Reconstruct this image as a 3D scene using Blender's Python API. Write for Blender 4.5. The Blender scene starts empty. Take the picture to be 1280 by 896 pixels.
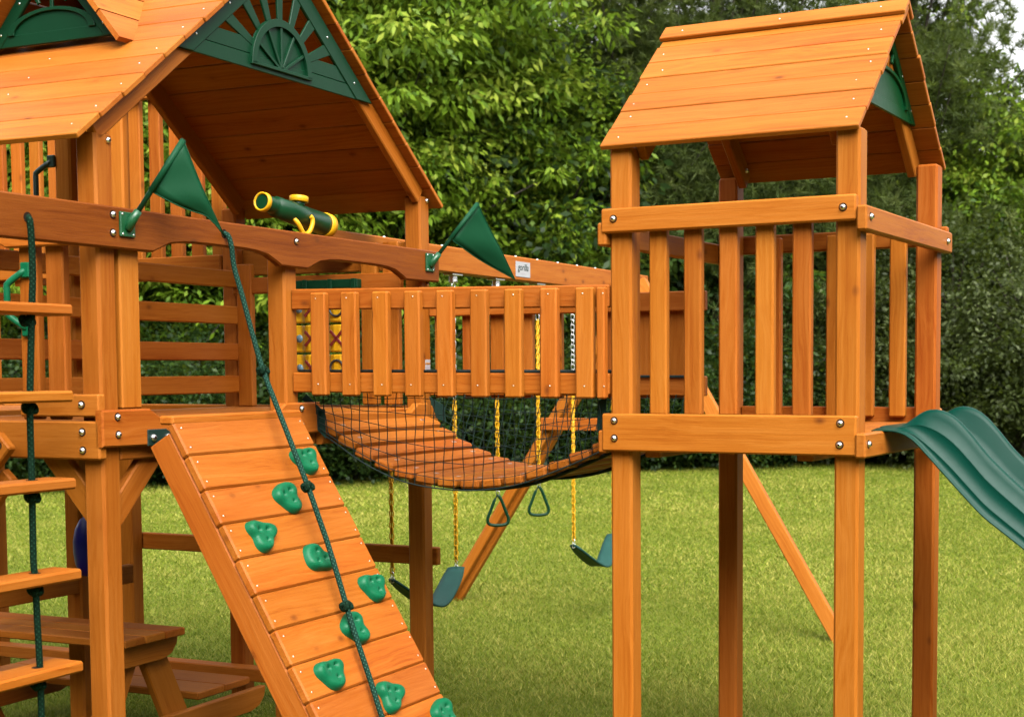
import bpy, math, random
import numpy as np
from mathutils import Vector, Matrix

random.seed(7)
rng = np.random.default_rng(11)
SC = bpy.context.scene
COL = SC.collection
H = 1.66                      # eye height above the lawn

# ------------------------------------------------------------------ frames
class Frame:
    """A set of local axes on the lawn: u along the front, v away from the viewer, z up (0 = eye level)."""
    def __init__(s, yaw, x, y):
        s.yaw, s.x, s.y = yaw, x, y
        s.U = Vector((math.cos(yaw), -math.sin(yaw), 0)); s.V = Vector((math.sin(yaw), math.cos(yaw), 0))
    def w(s, p):
        return Vector((s.x, s.y, H)) + s.U * p[0] + s.V * p[1] + Vector((0, 0, p[2]))
MF = Frame(0.4301, -1.6491, 5.022)      # big fort, bridge, wall, swings
BF = Frame(0.4817, 0.1481, 5.4489)      # small tower and slide
WF = Frame(0.0, 0.0, 0.0)

# ------------------------------------------------------------------ mesh builder
class MB:
    def __init__(s):
        s.v = []; s.f = []; s.g = []; s.t = []; s.m = []; s.sm = []
    def add(s, vs, fs, grain=None, tone=None, mat=0, smooth=False):
        b = len(s.v)
        if tone is None: tone = random.random()
        s.v += [tuple(p) for p in vs]
        s.g += [tuple(q) for q in (grain if grain is not None else vs)]
        s.t += [tone] * len(vs)
        for f in fs:
            s.f.append(tuple(b + i for i in f)); s.m.append(mat); s.sm.append(smooth)
    def obox(s, c, ax, h, ch=0.005, mat=0, tone=None, long=None):
        """chamfered box: centre, three unit axes, half sizes"""
        c = Vector(c); ax = [Vector(a) for a in ax]
        if ax[0].cross(ax[1]).dot(ax[2]) < 0: ax[2] = -ax[2]
        ch = min(ch, 0.45 * min(h))
        L = long if long is not None else max(range(3), key=lambda i: h[i])
        o = [i for i in range(3) if i != L]
        off = Vector((random.uniform(0, 60), random.uniform(0, 60), random.uniform(0, 60)))
        vs, gs = [], []
        idx = {}
        for sx in (-1, 1):
            for sy in (-1, 1):
                for sz in (-1, 1):
                    for k in range(3):
                        q = [sx * (h[0] - ch), sy * (h[1] - ch), sz * (h[2] - ch)]
                        q[k] = (sx, sy, sz)[k] * h[k]
                        idx[(sx, sy, sz, k)] = len(vs)
                        vs.append(c + ax[0] * q[0] + ax[1] * q[1] + ax[2] * q[2])
                        gs.append((q[L] + off.x, q[o[0]] + off.y, q[o[1]] + off.z))
        fs = []
        for k in range(3):
            a, b = [i for i in range(3) if i != k]
            for sg in (-1, 1):
                ring = []
                for (p, q) in ((-1, -1), (1, -1), (1, 1), (-1, 1)):
                    t = [0, 0, 0]; t[k] = sg; t[a] = p; t[b] = q
                    ring.append(idx[(*t, k)])
                fs.append(ring)
            for p in (-1, 1):                # edges running along axis k
                for q in (-1, 1):
                    def key(e, kk):
                        t = [0, 0, 0]; t[k] = e; t[a] = p; t[b] = q
                        return idx[(*t, kk)]
                    fs.append([key(-1, a), key(1, a), key(1, b), key(-1, b)])
        for sx in (-1, 1):
            for sy in (-1, 1):
                for sz in (-1, 1):
                    fs.append([idx[(sx, sy, sz, k)] for k in range(3)])
        out = []
        for f in fs:                          # convex: point the normals outwards
            p = [vs[i] for i in f]
            n = (p[1] - p[0]).cross(p[2] - p[0])
            m = sum(p, Vector()) / len(p) - c
            out.append(f if n.dot(m) > 0 else f[::-1])
        s.add(vs, out, gs, tone, mat)
    def box(s, x0, x1, y0, y1, z0, z1, ch=0.005, mat=0, tone=None):
        s.obox(((x0 + x1) / 2, (y0 + y1) / 2, (z0 + z1) / 2), ((1, 0, 0), (0, 1, 0), (0, 0, 1)),
               (abs(x1 - x0) / 2, abs(y1 - y0) / 2, abs(z1 - z0) / 2), ch, mat, tone)
        return s
    def bar(s, p0, p1, w, t, wdir, ch=0.005, mat=0, tone=None):
        """board from p0 to p1, w across (towards wdir) and t thick"""
        p0, p1 = Vector(p0), Vector(p1); d = (p1 - p0); L = d.length; d /= L
        wd = Vector(wdir); wd = (wd - d * wd.dot(d)).normalized(); n = d.cross(wd)
        s.obox((p0 + p1) / 2, (d, wd, n), (L / 2, w / 2, t / 2), ch, mat, tone, long=0)
        return s
    def prism(s, poly, org, e1, e2, n, d0, d1, ch=0.004, mat=0, tone=None, smooth=False):
        """polygon in the e1,e2 plane, thick from d0 to d1 along n, edges chamfered"""
        org, e1, e2, n = Vector(org), Vector(e1), Vector(e2), Vector(n)
        k = len(poly)
        A = sum(poly[i][0] * poly[(i + 1) % k][1] - poly[(i + 1) % k][0] * poly[i][1] for i in range(k))
        if A < 0: poly = poly[::-1]
        ins = []
        for i in range(k):
            a, b, c = (Vector(poly[i - 1]), Vector(poly[i]), Vector(poly[(i + 1) % k]))
            n1 = Vector((-(b - a).y, (b - a).x)); n2 = Vector((-(c - b).y, (c - b).x))
            n1 = n1.normalized() if n1.length else n1; n2 = n2.normalized() if n2.length else n2
            m = n1 + n2; m = m.normalized() if m.length > 1e-6 else n1
            ins.append(b + m * (ch / max(0.5, m.dot(n1))))
        off = (random.uniform(0, 60), random.uniform(0, 60), random.uniform(0, 60))
        vs, gs = [], []
        for P, d in ((ins, d0), (poly, d0 + ch), (poly, d1 - ch), (ins, d1)):
            for q in P:
                vs.append(org + e1 * q[0] + e2 * q[1] + n * d); gs.append((q[0] + off[0], q[1] + off[1], d + off[2]))
        flip = e1.cross(e2).dot(n) < 0
        fs = [list(range(k))[::-1], list(range(3 * k, 4 * k))]
        for r in range(3):
            for i in range(k):
                j = (i + 1) % k
                fs.append([r * k + i, r * k + j, (r + 1) * k + j, (r + 1) * k + i])
        if flip: fs = [f[::-1] for f in fs]
        s.add(vs, fs, gs, tone, mat, smooth)
        return s
    def tube(s, pts, r, n=8, mat=0, smooth=True, closed=False, cap=True, tone=None):
        pts = [Vector(p) for p in pts]; k = len(pts)
        rs = r if isinstance(r, (list, tuple)) else [r] * k
        vs, gs = [], []; L = 0; up = None
        for i, p in enumerate(pts):
            if closed: d = pts[(i + 1) % k] - pts[i - 1]
            else: d = pts[min(i + 1, k - 1)] - pts[max(i - 1, 0)]
            d.normalize()
            if up is None: up = d.orthogonal().normalized()
            else:
                up = up - d * up.dot(d); up = up.normalized() if up.length > 1e-6 else d.orthogonal().normalized()
            sd = d.cross(up)
            if i: L += (p - pts[i - 1]).length
            for j in range(n):
                a = 2 * math.pi * j / n
                vs.append(p + (up * math.cos(a) + sd * math.sin(a)) * rs[i]); gs.append((L, j / n, 0))
        fs = []
        for i in range(k if closed else k - 1):
            for j in range(n):
                a, b = i * n + j, i * n + (j + 1) % n
                c, d2 = ((i + 1) % k) * n + (j + 1) % n, ((i + 1) % k) * n + j
                fs.append((a, b, c, d2))
        if cap and not closed:
            fs.append(tuple(range(n))[::-1]); fs.append(tuple(range((k - 1) * n, k * n)))
        s.add(vs, fs, gs, tone, mat, smooth)
        return s
    def lathe(s, p0, axis, prof, n=24, mat=0, smooth=True, cap=True):
        """prof: (distance along axis, radius)"""
        p0 = Vector(p0); ax = Vector(axis).normalized(); up = ax.orthogonal().normalized(); sd = ax.cross(up); k = len(prof)
        vs = [p0 + ax * d + (up * math.cos(2 * math.pi * q / n) + sd * math.sin(2 * math.pi * q / n)) * r for d, r in prof for q in range(n)]
        fs = [(i * n + q, i * n + (q + 1) % n, (i + 1) * n + (q + 1) % n, (i + 1) * n + q) for i in range(k - 1) for q in range(n)]
        if cap: fs += [tuple(range(n))[::-1], tuple(range((k - 1) * n, k * n))]
        s.add(vs, fs, None, None, mat, smooth)
        return s
    def build(s, name, mats, parent=None, base=(0, 0, 0)):
        me = bpy.data.meshes.new(name)
        b = Vector(base)
        me.from_pydata([Vector(p) - b for p in s.v], [], s.f)
        a = me.attributes.new('grain', 'FLOAT_VECTOR', 'POINT'); a.data.foreach_set('vector', np.array(s.g, dtype=np.float32).ravel())
        a = me.attributes.new('tone', 'FLOAT', 'POINT'); a.data.foreach_set('value', np.array(s.t, dtype=np.float32))
        if not isinstance(mats, (list, tuple)): mats = [mats]
        for m in mats: me.materials.append(m)
        me.polygons.foreach_set('material_index', np.array(s.m, dtype=np.int32))
        me.polygons.foreach_set('use_smooth', np.array(s.sm, dtype=bool))
        me.update()
        o = bpy.data.objects.new(name, me); COL.objects.link(o)
        if parent is not None: o.parent = parent
        return o

class Thing:
    """an Empty at the base of a thing; its parts are built in the frame's coordinates"""
    def __init__(s, name, label, cat, frame, base, group=None):
        s.fr, s.base = frame, base
        o = bpy.data.objects.new(name, None); COL.objects.link(o); o.empty_display_size = 0.1
        o.location = frame.w(base); o.rotation_euler = (0, 0, -frame.yaw)
        o['label'] = label; o['category'] = cat
        if group: o['group'] = group
        s.o = o
    def part(s, name, mb, mat, parent=None, label=None):
        o = mb.build(name, mat, parent if parent is not None else s.o, s.base)
        if label: o['label'] = label
        return o

def structure(name, o): o['kind'] = 'structure'; return o

# ------------------------------------------------------------------ materials
def newmat(name):
    m = bpy.data.materials.new(name); m.use_nodes = True
    nt = m.node_tree; nt.nodes.clear()
    out = nt.nodes.new('ShaderNodeOutputMaterial'); bs = nt.nodes.new('ShaderNodeBsdfPrincipled')
    nt.links.new(bs.outputs[0], out.inputs[0])
    return m, nt, bs, out
def N(nt, t, **k):
    n = nt.nodes.new(t)
    for a, v in k.items(): setattr(n, a, v)
    return n
def ramp(nt, stops, src=None, interp='LINEAR'):
    r = N(nt, 'ShaderNodeValToRGB'); r.color_ramp.interpolation = interp
    e = r.color_ramp.elements
    while len(e) < len(stops): e.new(0.5)
    for i, (p, c) in enumerate(stops): e[i].position = p; e[i].color = (*c, 1) if len(c) == 3 else c
    if src is not None: nt.links.new(src, r.inputs[0])
    return r
def mixc(nt, fac, a, b, mode='MIX'):
    m = N(nt, 'ShaderNodeMix', data_type='RGBA', blend_type=mode)
    for sock, val in ((m.inputs[0], fac), (m.inputs[6], a), (m.inputs[7], b)):
        if hasattr(val, 'links') or isinstance(val, bpy.types.NodeSocket): nt.links.new(val, sock)
        elif isinstance(val, (int, float)): sock.default_value = val
        else: sock.default_value = (*val, 1)
    return m.outputs[2]
def mth(nt, op, a, b=0.0, c=0.0):
    m = N(nt, 'ShaderNodeMath', operation=op)
    for i, v in enumerate((a, b, c)):
        if isinstance(v, bpy.types.NodeSocket): nt.links.new(v, m.inputs[i])
        else: m.inputs[i].default_value = v
    return m.outputs[0]
def attr(nt, name, kind='Vector'):
    return N(nt, 'ShaderNodeAttribute', attribute_name=name).outputs[kind]
def mapping(nt, vec, scale, loc=(0, 0, 0)):
    m = N(nt, 'ShaderNodeMapping'); nt.links.new(vec, m.inputs[0]); m.inputs['Scale'].default_value = scale; m.inputs['Location'].default_value = loc
    return m.outputs[0]
def noise(nt, vec, scale, detail=3, rough=0.55, out=0):
    n = N(nt, 'ShaderNodeTexNoise'); nt.links.new(vec, n.inputs['Vector'])
    n.inputs['Scale'].default_value = scale; n.inputs['Detail'].default_value = detail; n.inputs['Roughness'].default_value = rough
    return n.outputs[out]
def bump(nt, bs, h, strength, dist=0.01):
    b = N(nt, 'ShaderNodeBump'); b.inputs['Strength'].default_value = strength; b.inputs['Distance'].default_value = dist
    nt.links.new(h, b.inputs['Height']); nt.links.new(b.outputs[0], bs.inputs['Normal'])

def cedar(name, light, mid, dark, rough=0.5):
    m, nt, bs, out = newmat(name)
    g = attr(nt, 'grain'); tone = attr(nt, 'tone', 'Fac')
    # slow wander of the growth rings
    wob = noise(nt, mapping(nt, g, (1.6, 5, 5)), 1.0, 2, 0.5)
    sep = N(nt, 'ShaderNodeSeparateXYZ'); nt.links.new(g, sep.inputs[0])
    cmb = N(nt, 'ShaderNodeCombineXYZ')
    nt.links.new(mth(nt, 'MULTIPLY', sep.outputs[0], 0.8), cmb.inputs[0])
    nt.links.new(mth(nt, 'ADD', mth(nt, 'MULTIPLY', sep.outputs[1], 85), mth(nt, 'MULTIPLY', wob, 9.0)), cmb.inputs[1])
    nt.links.new(mth(nt, 'ADD', mth(nt, 'MULTIPLY', sep.outputs[2], 85), mth(nt, 'MULTIPLY', wob, 6.0)), cmb.inputs[2])
    st = noise(nt, cmb.outputs[0], 1.0, 5, 0.70)
    broad = noise(nt, mapping(nt, g, (1.1, 9, 9)), 1.0, 2, 0.5)
    f = mth(nt, 'ADD', mth(nt, 'MULTIPLY', st, 0.6), mth(nt, 'MULTIPLY', broad, 0.4))
    base = ramp(nt, [(0.30, dark), (0.47, mid), (0.68, light)], f).outputs[0]
    # fine pores
    fine = noise(nt, mapping(nt, g, (9, 330, 330)), 1.0, 2, 0.6)
    base = mixc(nt, mth(nt, 'MULTIPLY', mth(nt, 'SUBTRACT', fine, 0.42), 0.9), base, dark)
    # board to board
    tv = mth(nt, 'ADD', mth(nt, 'MULTIPLY', tone, 0.22), 0.89)
    hsv = N(nt, 'ShaderNodeHueSaturation'); nt.links.new(base, hsv.inputs['Color']); nt.links.new(tv, hsv.inputs['Value'])
    nt.links.new(mth(nt, 'ADD', mth(nt, 'MULTIPLY', mth(nt, 'FRACT', mth(nt, 'MULTIPLY', tone, 7.13)), 0.010), 0.495), hsv.inputs['Hue'])
    col = hsv.outputs[0]
    # knots
    vo = N(nt, 'ShaderNodeTexVoronoi', feature='F1'); nt.links.new(mapping(nt, g, (6.5, 11.0, 11.0)), vo.inputs['Vector']); vo.inputs['Scale'].default_value = 1.0
    sc = N(nt, 'ShaderNodeSeparateColor'); nt.links.new(vo.outputs['Color'], sc.inputs[0])
    gate = mth(nt, 'GREATER_THAN', sc.outputs[0], 0.70)
    k1 = mth(nt, 'MULTIPLY', gate, mth(nt, 'SMOOTH_MAX', mth(nt, 'SUBTRACT', 1.0, mth(nt, 'MULTIPLY', vo.outputs['Distance'], 6.0)), 0.0, 0.1))
    col = mixc(nt, mth(nt, 'MULTIPLY', k1, 1.0), col, (0.05, 0.016, 0.005))
    halo = mth(nt, 'MULTIPLY', gate, mth(nt, 'SMOOTH_MAX', mth(nt, 'SUBTRACT', 1.0, mth(nt, 'MULTIPLY', vo.outputs['Distance'], 2.6)), 0.0, 0.1))
    col = mixc(nt, mth(nt, 'MULTIPLY', halo, 0.35), col, dark)
    nt.links.new(col, bs.inputs['Base Color'])
    rg = mth(nt, 'ADD', mth(nt, 'MULTIPLY', st, 0.22), rough - 0.11)
    nt.links.new(rg, bs.inputs['Roughness'])
    bs.inputs['Specular IOR Level'].default_value = 0.09
    bump(nt, bs, mth(nt, 'ADD', fine, mth(nt, 'MULTIPLY', st, 1.0)), 0.22, 0.0025)
    return m
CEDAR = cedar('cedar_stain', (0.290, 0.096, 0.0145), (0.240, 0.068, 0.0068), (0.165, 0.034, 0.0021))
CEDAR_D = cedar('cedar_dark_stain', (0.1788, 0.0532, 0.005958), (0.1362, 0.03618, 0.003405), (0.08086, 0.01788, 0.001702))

def plain(name, col, rough=0.4, spec=0.5, metal=0.0, var=0.0, bumpy=0.0, bscale=60):
    m, nt, bs, out = newmat(name)
    tc = N(nt, 'ShaderNodeTexCoord').outputs['Object']
    n = noise(nt, tc, 9.0, 4, 0.6)
    c = mixc(nt, n, tuple(x * (1 - var) for x in col), tuple(min(1, x * (1 + var)) for x in col))
    nt.links.new(c, bs.inputs['Base Color'])
    nt.links.new(mth(nt, 'ADD', mth(nt, 'MULTIPLY', noise(nt, tc, 35, 3), 0.14), rough - 0.07), bs.inputs['Roughness'])
    bs.inputs['Specular IOR Level'].default_value = spec; bs.inputs['Metallic'].default_value = metal
    if bumpy: bump(nt, bs, noise(nt, tc, bscale, 3), bumpy, 0.004)
    return m
GREENP = plain('green_plastic', (0.0014, 0.0215, 0.0080), 0.42, 0.16, 0, 0.10, 0.05)
HOLDM = plain('hold_green', (0.0018, 0.0720, 0.0290), 0.42, 0.16, 0, 0.14, 0.08, 40)
SLIDEM = plain('slide_green', (0.0008, 0.0250, 0.0165), 0.36, 0.09, 0, 0.08, 0.03, 25)
YELLOW = plain('yellow_plastic', (0.4493, 0.2304, 0.004608), 0.42, 0.25, 0, 0.08)
TUBEG = plain('telescope_green', (0.001488, 0.0248, 0.007936), 0.34, 0.3, 0, 0.06)
BLUEM = plain('dark_blue_plastic', (0.0010, 0.0020, 0.110), 0.38, 0.2, 0, 0.1)
STEEL = plain('zinc_steel', (0.62, 0.62, 0.63), 0.32, 0.5, 1.0, 0.15)
BLACKM = plain('black_green_bracket', (0.004, 0.016, 0.012), 0.45, 0.4, 0, 0.1)
HOLE = plain('hole_dark', (0.012, 0.006, 0.003), 0.9, 0.1)
NETM = plain('net_cord', (0.004, 0.010, 0.009), 0.7, 0.2, 0, 0.2)
NETG = plain('net_cord_green', (0.002976, 0.01686, 0.01091), 0.7, 0.2, 0, 0.2)
STRAP = plain('green_webbing', (0.001984, 0.01686, 0.0119), 0.75, 0.2, 0, 0.2, 0.3, 300)
WHITE = plain('white_sign', (0.25, 0.25, 0.26), 0.5, 0.2, 0, 0.03)
INKG = plain('ink_dark_green', (0.006, 0.022, 0.018), 0.6, .1)
INKP = plain('ink_grey', (0.2232, 0.2083, 0.2381), 0.5)
INKO = plain('ink_orange', (0.3224, 0.1488, 0.03968), 0.5)
REDM = plain('mark_dark_red', (0.1091, 0.00496, 0.002976), 0.5)
MARKB = plain('mark_black', (0.015, 0.012, 0.012), 0.5)
AXLE = plain('axle_blue_grey', (0.07936, 0.1389, 0.1786), 0.4)

def seatmat():
    m, nt, bs, out = newmat('belt_seat_green')
    tc = N(nt, 'ShaderNodeTexCoord').outputs['Object']
    c = mixc(nt, noise(nt, tc, 14, 4), (0.00496, 0.02976, 0.02381), (0.01091, 0.04712, 0.03968))
    nt.links.new(c, bs.inputs['Base Color']); bs.inputs['Roughness'].default_value = 0.5; bs.inputs['Specular IOR Level'].default_value = .12
    return m
SEATM = seatmat()
def flagmat():
    m, nt, bs, out = newmat('flag_cloth')
    tc = N(nt, 'ShaderNodeTexCoord').outputs['Object']
    c = mixc(nt, noise(nt, tc, 6, 3), (0.002976, 0.03869, 0.01488), (0.00496, 0.04861, 0.01984))
    nt.links.new(c, bs.inputs['Base Color']); bs.inputs['Roughness'].default_value = 0.55; bs.inputs['Specular IOR Level'].default_value = .12
    tr = N(nt, 'ShaderNodeBsdfTranslucent'); nt.links.new(c, tr.inputs[0])
    mx = N(nt, 'ShaderNodeMixShader'); mx.inputs[0].default_value = 0.2
    nt.links.new(bs.outputs[0], mx.inputs[1]); nt.links.new(tr.outputs[0], mx.inputs[2]); nt.links.new(mx.outputs[0], out.inputs[0])
    return m
FLAGM = flagmat()
def ropemat(name, a, b):
    m, nt, bs, out = newmat(name)
    g = attr(nt, 'grain')
    sep = N(nt, 'ShaderNodeSeparateXYZ'); nt.links.new(g, sep.inputs[0])
    s1 = mth(nt, 'FRACT', mth(nt, 'ADD', mth(nt, 'MULTIPLY', sep.outputs[0], 60), mth(nt, 'MULTIPLY', sep.outputs[1], 4)))
    s2 = mth(nt, 'FRACT', mth(nt, 'SUBTRACT', mth(nt, 'MULTIPLY', sep.outputs[0], 60), mth(nt, 'MULTIPLY', sep.outputs[1], 4)))
    w = mth(nt, 'MULTIPLY', mth(nt, 'PINGPONG', s1, 0.5), mth(nt, 'PINGPONG', s2, 0.5))
    c = ramp(nt, [(0.0, a), (0.10, a), (0.2, b)], w).outputs[0]
    nt.links.new(c, bs.inputs['Base Color']); bs.inputs['Roughness'].default_value = 0.8; bs.inputs['Specular IOR Level'].default_value = .08
    bump(nt, bs, w, 0.9, 0.006)
    return m
ROPEM = ropemat('green_rope', (0.0030, 0.0180, 0.0115), (0.0300, 0.0850, 0.0600))
ROPED = ropemat('dark_green_rope', (0.0012, 0.0095, 0.0042), (0.0085, 0.0370, 0.0190))

def leafmat(name, c0, c1, c2, trans=0.35, rough=0.45):
    m, nt, bs, out = newmat(name)
    t = attr(nt, 'tone', 'Fac')
    c = ramp(nt, [(0.0, c0), (0.55, c1), (1.0, c2)], t).outputs[0]
    nt.links.new(c, bs.inputs['Base Color']); bs.inputs['Roughness'].default_value = rough; bs.inputs['Specular IOR Level'].default_value = 0.12
    tr = N(nt, 'ShaderNodeBsdfTranslucent'); nt.links.new(mixc(nt, 0.5, c, (0.16, 0.22, 0.02)), tr.inputs[0])
    mx = N(nt, 'ShaderNodeMixShader'); mx.inputs[0].default_value = trans
    nt.links.new(bs.outputs[0], mx.inputs[1]); nt.links.new(tr.outputs[0], mx.inputs[2]); nt.links.new(mx.outputs[0], out.inputs[0])
    return m
LEAF_BRIGHT = leafmat('leaf_bright', (0.026, 0.060, 0.0045), (0.088, 0.150, 0.0088), (0.215, 0.262, 0.030))
LEAF_MID = leafmat('leaf_mid', (0.01107, 0.02979, 0.003405), (0.02341, 0.05533, 0.005958), (0.05533, 0.08938, 0.01277))
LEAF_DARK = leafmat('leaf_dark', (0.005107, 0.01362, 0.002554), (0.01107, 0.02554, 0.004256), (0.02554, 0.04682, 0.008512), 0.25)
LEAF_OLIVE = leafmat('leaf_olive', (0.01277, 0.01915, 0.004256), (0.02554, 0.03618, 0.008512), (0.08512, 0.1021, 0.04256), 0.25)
NEEDLE = leafmat('pine_needle', (0.018, 0.029, 0.006), (0.042, 0.060, 0.013), (0.095, 0.115, 0.034), 0.3, 0.6)
def barkmat():
    m, nt, bs, out = newmat('bark')
    tc = N(nt, 'ShaderNodeTexCoord').outputs['Object']
    n = noise(nt, mapping(nt, tc, (14, 14, 2.5)), 1.0, 5, 0.65)
    nt.links.new(ramp(nt, [(0.3, (0.007, 0.005, 0.0035)), (0.7, (0.045, 0.032, 0.022))], n).outputs[0], bs.inputs['Base Color'])
    bs.inputs['Roughness'].default_value = 0.9; bump(nt, bs, n, 0.8, 0.03)
    return m
BARK = barkmat()

# ------------------------------------------------------------------ small shapes
def bolt(T, p, n, r=0.0105, parent=None, deep=True):
    """hex-washer bolt in its dark counterbore; p on the surface, n outwards"""
    p, n = Vector(p), Vector(n).normalized()
    b = MB()
    if deep:
        b.lathe(p - n * 0.002, n, [(0, 0.0145), (0.0026, 0.0145)], 18, 1, False)
    b.lathe(p - n * 0.002, n, [(0, r), (0.0055, r), (0.009, r * 0.86), (0.012, r * 0.5), (0.013, 0.0008)], 14, 0, True)
    b.lathe(p - n * 0.002, n, [(0.0125, r * 0.42), (0.0138, r * 0.40)], 6, 1, False)
    return T.part('bolt', b, [STEEL, HOLE], parent)
def screw(mb, p, n, r=0.0028, mat=1):
    p, n = Vector(p), Vector(n).normalized()
    mb.lathe(p - n * 0.001, n, [(0, r), (0.0016, r), (0.0026, r * 0.6)], 8, mat, True)
UX, VX, ZX = Vector((1, 0, 0)), Vector((0, 1, 0)), Vector((0, 0, 1))

def fan(T, name, org, e1, e2, n, a, slope, mat, rays=7, detailed=True):
    """sunburst gable: triangle of half width a; org at the middle of its foot"""
    h = a * slope
    f = MB()
    A = lambda poly, d0, d1, ch=0.003: f.prism(poly, org, e1, e2, n, d0, d1, ch, 0, 0.5)
    L = math.hypot(1, slope); w = 0.075 if detailed else 0.05
    dx = w * L / slope                                     # horizontal width of a sloping border strip
    A([(-a, 0), (-a + dx, 0), (0.0, h - dx * slope), (0.0, h)], 0, 0.016)
    A([(a, 0), (0.0, h), (0.0, h - dx * slope), (a - dx, 0)], 0, 0.016)
    b = 0.055 if detailed else 0.045
    A([(-a + dx * 0.4, 0), (a - dx * 0.4, 0), (a - dx * 0.4 - b / slope, b), (-a + dx * 0.4 + b / slope, b)], 0.001, 0.012)
    R = 0.198 if detailed else a * 0.66
    cy = 0.022 if detailed else b * 0.9
    arc = lambda r, k=26: [(r * math.cos(math.pi * i / k), cy + r * math.sin(math.pi * i / k)) for i in range(k + 1)]
    if not detailed:
        sq = 0.42                                            # a flatter arch on the small gables
        arc = lambda r, k=26: [(r * math.cos(math.pi * i / k), cy + sq * r * math.sin(math.pi * i / k)) for i in range(k + 1)]
    A(arc(R), 0.002, 0.010, 0.002)
    o, i_ = arc(R), arc(R - 0.030)
    A(o + i_[::-1], 0.008, 0.024 if detailed else 0.020, 0.0012)   # raised rim
    if detailed:
        A([(-R, cy - 0.004), (R, cy - 0.004), (R, cy + 0.010), (-R, cy + 0.010)], 0.008, 0.024, 0.002)
        for k in range(1, 6):
            t = math.pi * k / 6; c, s_ = math.cos(t), math.sin(t)
            q = 0.006; r0, r1 = 0.012, R - 0.026
            A([(r0 * c - q * s_, cy + r0 * s_ + q * c), (r1 * c - q * s_, cy + r1 * s_ + q * c), (r1 * c + q * s_, cy + r1 * s_ - q * c), (r0 * c + q * s_, cy + r0 * s_ - q * c)], 0.009, 0.020, 0.0015)
        for sg in (-1, 1):                                   # the broad feet beside the half disc
            A([(sg * R * 0.96, b + 0.001), (sg * (a - dx - 0.01), b + 0.001), (sg * (a - dx - 0.075), b + 0.060), (sg * R * 0.92, b + 0.060)], 0.001, 0.011, 0.002)
    for k in range(rays):
        t = math.pi * (k + 1) / (rays + 1) if not detailed else math.radians(24 + 132 * k / (rays - 1))
        c, s_ = math.cos(t), math.sin(t)
        # out to the border strip
        hh = h - dx * slope * 0.8
        rr = (hh - cy) / (s_ + slope * abs(c))
        q0, q1 = (0.015, 0.025) if detailed else (0.007, 0.009)
        r0 = (R - 0.012) if detailed else (R - 0.012) * math.hypot(c, s_ * 0.42)
        if rr < r0 + 0.01: continue
        A([(r0 * c - q0 * s_, cy + r0 * s_ + q0 * c), (r0 * c + q0 * s_, cy + r0 * s_ - q0 * c), (rr * c + q1 * s_, cy + rr * s_ - q1 * c), (rr * c - q1 * s_, cy + rr * s_ + q1 * c)], 0.003, 0.013, 0.002)
    for sg in (-1, 1):
        for t in (0.12, 0.42, 0.72):
            screw(f, Vector(org) + Vector(e1) * sg * (a * (1 - t) - dx * 0.5 * (1 - 0.0)) + Vector(e2) * (h * t + 0.004) + Vector(n) * 0.0165, n, 0.005)
    return T.part(name, f, [mat, STEEL])

def roof_slope(T, name, u0, u1, v0, z0, v1, z1, nplanks, thick=0.020, cap=None):
    """planked slope from the eave (v0,z0) to the ridge (v1,z1), planks running along u"""
    m = MB(); e = Vector((0, v0, z0)); r = Vector((0, v1, z1)); d = (r - e); L = d.length; d /= L
    n = Vector((0, -d.z, d.y)) if v1 > v0 else Vector((0, d.z, -d.y))
    w = L / nplanks
    for k in range(nplanks):
        c = e + d * (w * (k + 0.5)) - n * (thick / 2) + n * random.uniform(-0.0012, 0.0012)
        ex = random.uniform(-0.004, 0.004)
        m.obox(Vector(((u0 + u1) / 2 + ex, c.y, c.z)), (UX, d, n), ((u1 - u0) / 2, w / 2 - 0.0011, thick / 2), 0.003, 0, None, long=0)
        for uu in (u0 + 0.06, u1 - 0.06) + (((u0 + u1) / 2,) if u1 - u0 > 1.1 else ()):
            p = e + d * (w * (k + random.uniform(0.35, 0.65))); screw(m, (uu + random.uniform(-0.02, 0.02), p.y, p.z), n, 0.0032)
    o = T.part(name, m, [CEDAR, STEEL])
    if cap:
        c = MB(); cw = cap
        p = r - d * (cw / 2 - 0.012) + n * 0.009
        c.obox(Vector(((u0 + u1) / 2, p.y, p.z)), (UX, d, n), ((u1 - u0) / 2 + 0.006, cw / 2, 0.009), 0.003, 0, None, long=0)
        for uu in (u0 + 0.08, (u0 + u1) / 2, u1 - 0.09): screw(c, (uu, p.y + n.y * 0.009, p.z + n.z * 0.009), n, 0.0034)
        T.part('ridge_cap', c, [CEDAR, STEEL])
    return o

# ================================================================== the big fort
P = 0.087
ft = Thing('play_fort', 'large orange stained timber fort with planked gable roof, green sunburst gable and arched side beam', 'play fort', MF, (-0.5, 1.1, -H))
def post(T, x, y, top, s=P, bot=-H - 0.02):
    m = MB(); m.box(x, x + s, y, y + s, bot, top, 0.009); return T.part('post', m, CEDAR)
for (x, y, t) in ((0, 0, .80), (0, 1.05, .46), (0, 2.12, .805), (-1.06, 0, .80), (-1.09, 1.05, 1.50), (-1.045, 2.12, .80), (-1.74, 2.12, 1.36), (-2.68, 2.12, 1.36), (-1.74, 0.6, -.17), (-2.68, 0.6, -.17)):
    post(ft, x, y, t)
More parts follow.
